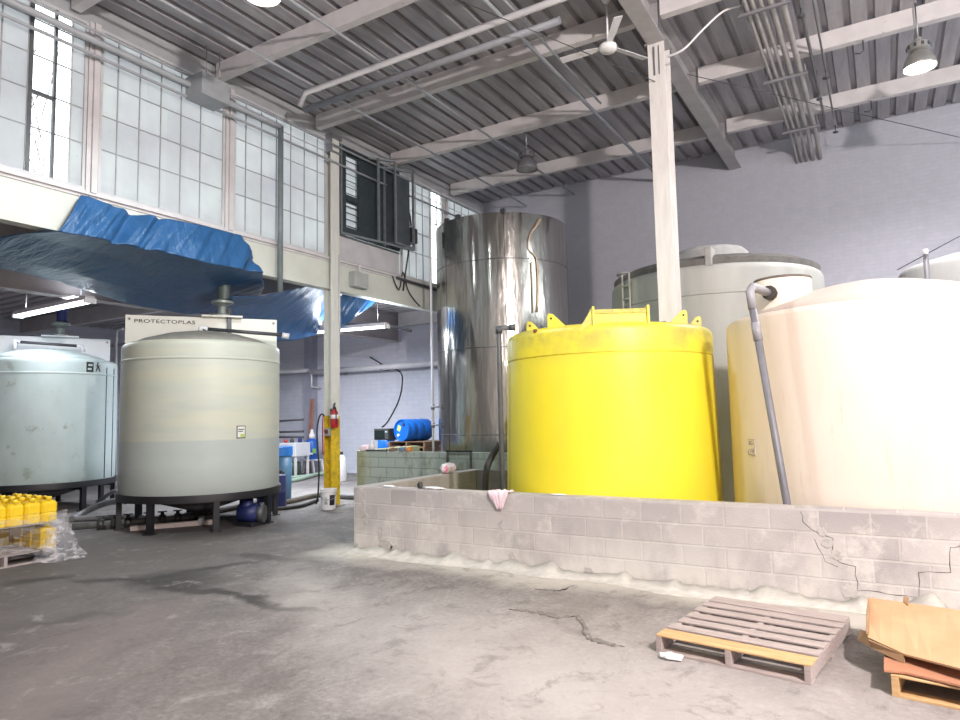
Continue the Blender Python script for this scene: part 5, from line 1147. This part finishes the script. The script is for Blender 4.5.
for k, xx in enumerate((-.68, -.52)):
    t = thing('sprinkler_pipe', f"thin dark pipe with hanging sprinkler heads right of the conduit bank, {['left', 'right'][k]} of the pair", 'pipe', (xx, 5, 7.4), 'thin dark pipes right of the conduits')
    mb = MB(); mb.tube([(xx, -6.9, 7.42), (xx, 14.6, 7.42)], .024 if k == 0 else .016, 8); mb.build('pipe_run', PM('dark pipe grey', (.24, .235, .235), (.19, .185, .185), 5, .5), t)
    for y in (3, 8.5, 13.0):
        mb = MB(); mb.tube([(xx, y, 7.42), (xx, y, 7.77)], .007, 6); mb.build('hanger_rod', galv, t)
    for y in ((10.2, 13.2) if k == 0 else (12.4, 15.0)):
        mb = MB(); mb.tube([(xx, y, 7.42), (xx, y, 7.30)], .012, 6).lathe([(.0, 7.26), (.05, 7.27), (.05, 7.29), (0, 7.30)], (xx, y, 0), 14); mb.build('sprinkler_head', dark_metal, t)
for k, (xx, y) in enumerate(((-.20, 9.42), (.05, 11.78), (.12, 14.25), (.65, 9.42))):
    pipe_thing('drop_hook', f"small dark wire hook hanging under a roof beam, {['nearest the conduit bank', 'before the lit lamp', 'near the back wall', 'nearest the right side'][k]}", 'hook', [(xx, y, 7.465), (xx, y, 7.30), (xx-.05, y, 7.26), (xx-.12, y, 7.28)], .01, dark_metal, group='wire hooks under the beams')
pipe_thing('white_cable', 'white cable looping from the right column up to the conduit bank', 'cable', [(-2.44, 9.62, 6.95), (-2.2, 9.6, 6.98), (-1.95, 9.65, 7.2), (-1.65, 9.7, 7.42), (-1.4, 9.75, 7.45)], .016, pvc_white, 5)
pipe_thing('guy_wire', 'thin wire strung from a roof beam to the front of the right column', 'wire', [(-4.9, 7.02, 7.45), (-2.66, 9.67, 6.65)], .007, dark_metal)
pipe_thing('guy_wire', 'thin wire strung from the girder to the back wall at right', 'wire', [(-2.48, 11.0, 7.3), (1.9, 15.985, 6.85)], .007, dark_metal)
pipe_thing('guy_wire', 'thin dark wire sloping down the back wall to the far grey tank', 'wire', [atY(1000, 215, 15.995), atY(960, 236, 15.995), atY(897, 270, 15.995)], .008, dark_metal)

# ceiling fan
fx, fy = atZ(608, 48, 6.92).x, atZ(608, 48, 6.92).y
t = thing('ceiling_fan', 'white ceiling fan on a long rod left of the right column', 'ceiling fan', (fx, fy, 6.85))
mb = MB(); mb.tube([(fx, fy, 6.98), (fx, fy, 7.72)], .016, 8); mb.build('down_rod', pvc_white, t)
mb = MB(); mb.lathe([(.0, 7.72), (.07, 7.71), (.06, 7.64), (.02, 7.58)], (fx, fy, 0), 20); mb.build('ceiling_rose', pvc_white, t)
mb = MB(); mb.lathe([(0, 6.86), (.10, 6.87), (.125, 6.90), (.125, 6.95), (.09, 6.98), (.02, 6.99)], (fx, fy, 0), 28); mb.build('motor_housing', white_plastic, t)
for k in range(3):
    a = math.radians(62)+k*2*PI/3; d = Vector((math.cos(a), math.sin(a), 0)); s = Vector((-d.y, d.x, 0))
    mb = MB(); b0 = Vector((fx, fy, 6.94)); mb.prism([b0+d*.10-s*.03, b0+d*.3-s*.06+Vector((0, 0, -.01)), b0+d*.72-s*.07+Vector((0, 0, -.012)), b0+d*.72+s*.05+Vector((0, 0, .012)), b0+d*.3+s*.05+Vector((0, 0, .01)), b0+d*.10+s*.03], (0, 0, 1), .008); mb.build('fan_blade', pvc_white, t)

# high bay lamps
LENS = EMIT('lamp lens', (1, .97, .90), 14); LENS_OFF = PM('lamp lens unlit', (.35, .35, .37), None, rough=.2)
def lamp(label, x, y, z, lit, tilt=0.0, steel=None):
    t = thing('high_bay_lamp', label, 'lamp', (x, y, z))
    st = steel or PM('lamp steel', (.42, .42, .40), (.34, .34, .33), 6, .35, .6)
    mb = MB(); mb.lathe([(.215, 0), (.22, .01), (.20, .10), (.15, .19), (.10, .24), (.08, .26)], (x, y, z), 36, caps=False); mb.build('reflector', st, t, solid=.004, fixn=False)
    mb = MB(); mb.lathe([(0, -.004+.02), (.2, .015), (.205, .022), (.0, .028)], (x, y, z), 36); mb.build('lamp_lens', LENS if lit else LENS_OFF, t)
    mb = MB(); mb.lathe([(.09, .25), (.15, .27), (.15, .36), (.08, .40), (.05, .42), (.05, .46), (0, .47)], (x, y, z), 24); hs_ = mb.build('ballast_housing', st, t, sharp_angle=math.radians(35))
    mb = MB()
    for k in range(10):
        a = 2*PI*k/10; mb.cb((x+.15*math.cos(a), y+.15*math.sin(a), z+.315), (.02, .035, .05), a)
    mb.build('vent_slot', dark_metal, hs_)
    mb = MB(); mb.tube([(x, y, z+.46), (x, y, 7.74)], .012, 8); mb.build('hanger_rod', galv, t)
    return t
Lm = atZ(920, 68, 6.72)
lamp('lit round high bay lamp under the roof at upper right', Lm.x, Lm.y, 6.72, True)
L2 = atZ(527, 170, 6.72)
lamp('unlit grey high bay lamp hanging before the steel tank', L2.x, L2.y, 6.72, False, steel=PM('dull lamp steel', (.20, .20, .22), (.15, .15, .17), 6, .45, .4))
L0 = atZ(262, -4, 6.72)
lamp('lit high bay lamp at the top edge above the left windows', L0.x, L0.y, 6.72, True)
# fluorescent fixtures in the annex
TUBE = EMIT('fluorescent tube', (.88, .95, 1.0), 5)
def fluoro(label, a, b_):
    a, b_ = Vector(a), Vector(b_); m_ = (a+b_)/2
    t = thing('fluorescent_fixture', label, 'light fixture', m_)
    mb = MB(); mb.bar(a+Vector((0, 0, .09)), b_+Vector((0, 0, .09)), .16, .07); mb.build('fixture_body', white_paint, t)
    s = (b_-a).normalized().cross(Vector((0, 0, 1)))
    for k in (-.055, .055):
        mb = MB(); mb.tube([a+s*k+Vector((0, 0, .03)), b_+s*k+Vector((0, 0, .03))], .022, 8); mb.build('light_tube', TUBE, t)
    for q in (a.lerp(b_, .12), a.lerp(b_, .88)):
        mb = MB(); mb.tube([q+Vector((0, 0, .12)), q+Vector((0, 0, .8))], .006, 6); mb.build('hanger_wire', galv, t)
    for q in (a, b_):
        mb = MB(); mb.cb(q+Vector((0, 0, .04)), (.04, .2, .09), math.atan2(s.y, s.x)+PI/2); mb.build('end_cap', white_plastic, t)
fluoro('long lit fluorescent fixture above the milky white mixing tank', atZ(18, 318, 3.8), atZ(90, 303, 3.8))
fluoro('added lit fluorescent fixture farther back under the low roof, hidden behind the mixing tank', (-14.6, 11.5, 3.8), (-12.9, 11.9, 3.8))  # added fixture, kept out of view to brighten the annex
fluoro('long lit fluorescent fixture behind the white column in the annex', atZ(313, 334, 3.75), atZ(387, 328, 3.75))
pipe_thing('annex_pipe', 'dark bent pipe hanging under the low roof right of the column', 'pipe', [Vector((atY(345, 324, 13.0).x, 13.0, 4.858)), atY(345, 324, 13.0), atY(372, 324, 13.0), atY(400, 328, 13.2), atY(411, 331, 13.2)], .03, dark_metal)
pipe_thing('annex_pipe', 'white sprinkler pipe crossing under the low roof above the milky tank', 'pipe', [(-22, 12.0, 4.15), (-12.64, 12.0, 4.15)], .06, pvc_white)
pipe_thing('annex_pipe', 'white pipe rising between the two mixing tanks', 'pipe', [Vector((atY(117, 420, 10.5).x, 10.5, 0)), atY(116, 345, 10.5), atY(117, 330, 10.5), atY(123, 329, 10.5)], .04, pvc_white)
# boxes and wires on the lintel right of the column
t = thing('junction_box', 'grey electrical box on the lintel beam just right of the column', 'box', atX(358, 278, -9.40)); q = atX(357, 279, -9.40)
mb = MB(); mb.box((-9.415, q.y-.24, q.z-.2), (-9.25, q.y+.2, q.z+.12)); mb.build('box_body', PM('lintel box', (.42, .44, .43), (.36, .38, .37), 4, .5), t, bevel=.01)
mb = MB(); mb.tube([(-9.33, q.y, q.z+.12), (-9.33, q.y, q.z+.3)], .025, 8); mb.build('box_conduit', pvc_white, t)
pipe_thing('black_cable', 'thin black cable drooping over the white lintel near the steel tank', 'cable', [atX(x, y, -9.38) for x, y in ((392, 275), (399, 290), (403, 272), (408, 290), (416, 302), (420, 306))], .014, black_rubber, 4)
pipe_thing('black_cable', 'dark cable bundle along the window sill right of the vent unit', 'cable', [atX(x, y, -9.36) for x, y in ((397, 277.5), (420, 285), (440, 291))], .035, dark_metal, 3)

# ------------------------------------------------------------------ light
def spot(name, loc, power, col, size=165, blend=.5, rad=.18, rot=(0, 0, 0)):
    d = bpy.data.lights.new(name, 'SPOT'); d.energy = power; d.color = col; d.spot_size = math.radians(size); d.spot_blend = blend; d.shadow_soft_size = rad
    o = bpy.data.objects.new(name, d); COL.objects.link(o); o.location = loc; o.rotation_euler = rot; return o
pl_ = bpy.data.lights.new('bay_and_fill_light', 'POINT'); pl_.energy = 3300; pl_.color = (1, .90, .86); pl_.shadow_soft_size = .16
po_ = bpy.data.objects.new('bay_and_fill_light', pl_); COL.objects.link(po_); po_.location = (2.75, 1.5, 5.5)
spot('bay_and_fill_light', (Lm.x, Lm.y, 6.70), 1100, (1, .95, .95))
spot('bay_and_fill_light', (L0.x, L0.y, 6.70), 850, (.88, .98, 1))
spot('bay_and_fill_light', (-4.0, -1.5, 6.70), 200, (.95, .97, 1))  # unseen front fill added for the tanks, left wall and tarp, no fixture
def area(name, loc, sx, sy, power, col, rot):
    d = bpy.data.lights.new(name, 'AREA'); d.shape = 'RECTANGLE'; d.size = sx; d.size_y = sy; d.specular_factor = .3; d.energy = power; d.color = col
    o = bpy.data.objects.new(name, d); COL.objects.link(o); o.location = loc; o.rotation_euler = rot; return o
def tube_light(a, b_, power):
    a, b_ = Vector(a), Vector(b_); m_ = (a+b_)/2; d = b_-a
    area('tube_light', m_-Vector((0, 0, .02)), d.length, .12, power, (.86, .92, 1), (0, 0, math.atan2(d.y, d.x)))
    area('tube_light', m_+Vector((0, 0, .17)), d.length, .12, power*.5, (.86, .92, 1), (PI, 0, -math.atan2(d.y, d.x)))
tube_light(atZ(18, 318, 3.8), atZ(90, 303, 3.8), 55)
tube_light(atZ(313, 334, 3.75), atZ(387, 328, 3.75), 220)
tube_light((-14.6, 11.5, 3.8), (-12.9, 11.9, 3.8), 240)  # light of the added hidden fixture, lifts the annex walls
W = bpy.data.worlds.new('world'); SC.world = W; W.use_nodes = True
bg = W.node_tree.nodes['Background']; bg.inputs[0].default_value = (.92, .98, 1.0, 1); bg.inputs[1].default_value = 4.4
vs = SC.view_settings; vs.view_transform = 'Standard'; vs.look = 'None'; vs.exposure = 0.05; vs.gamma = 1.0; vs.use_curve_mapping = False
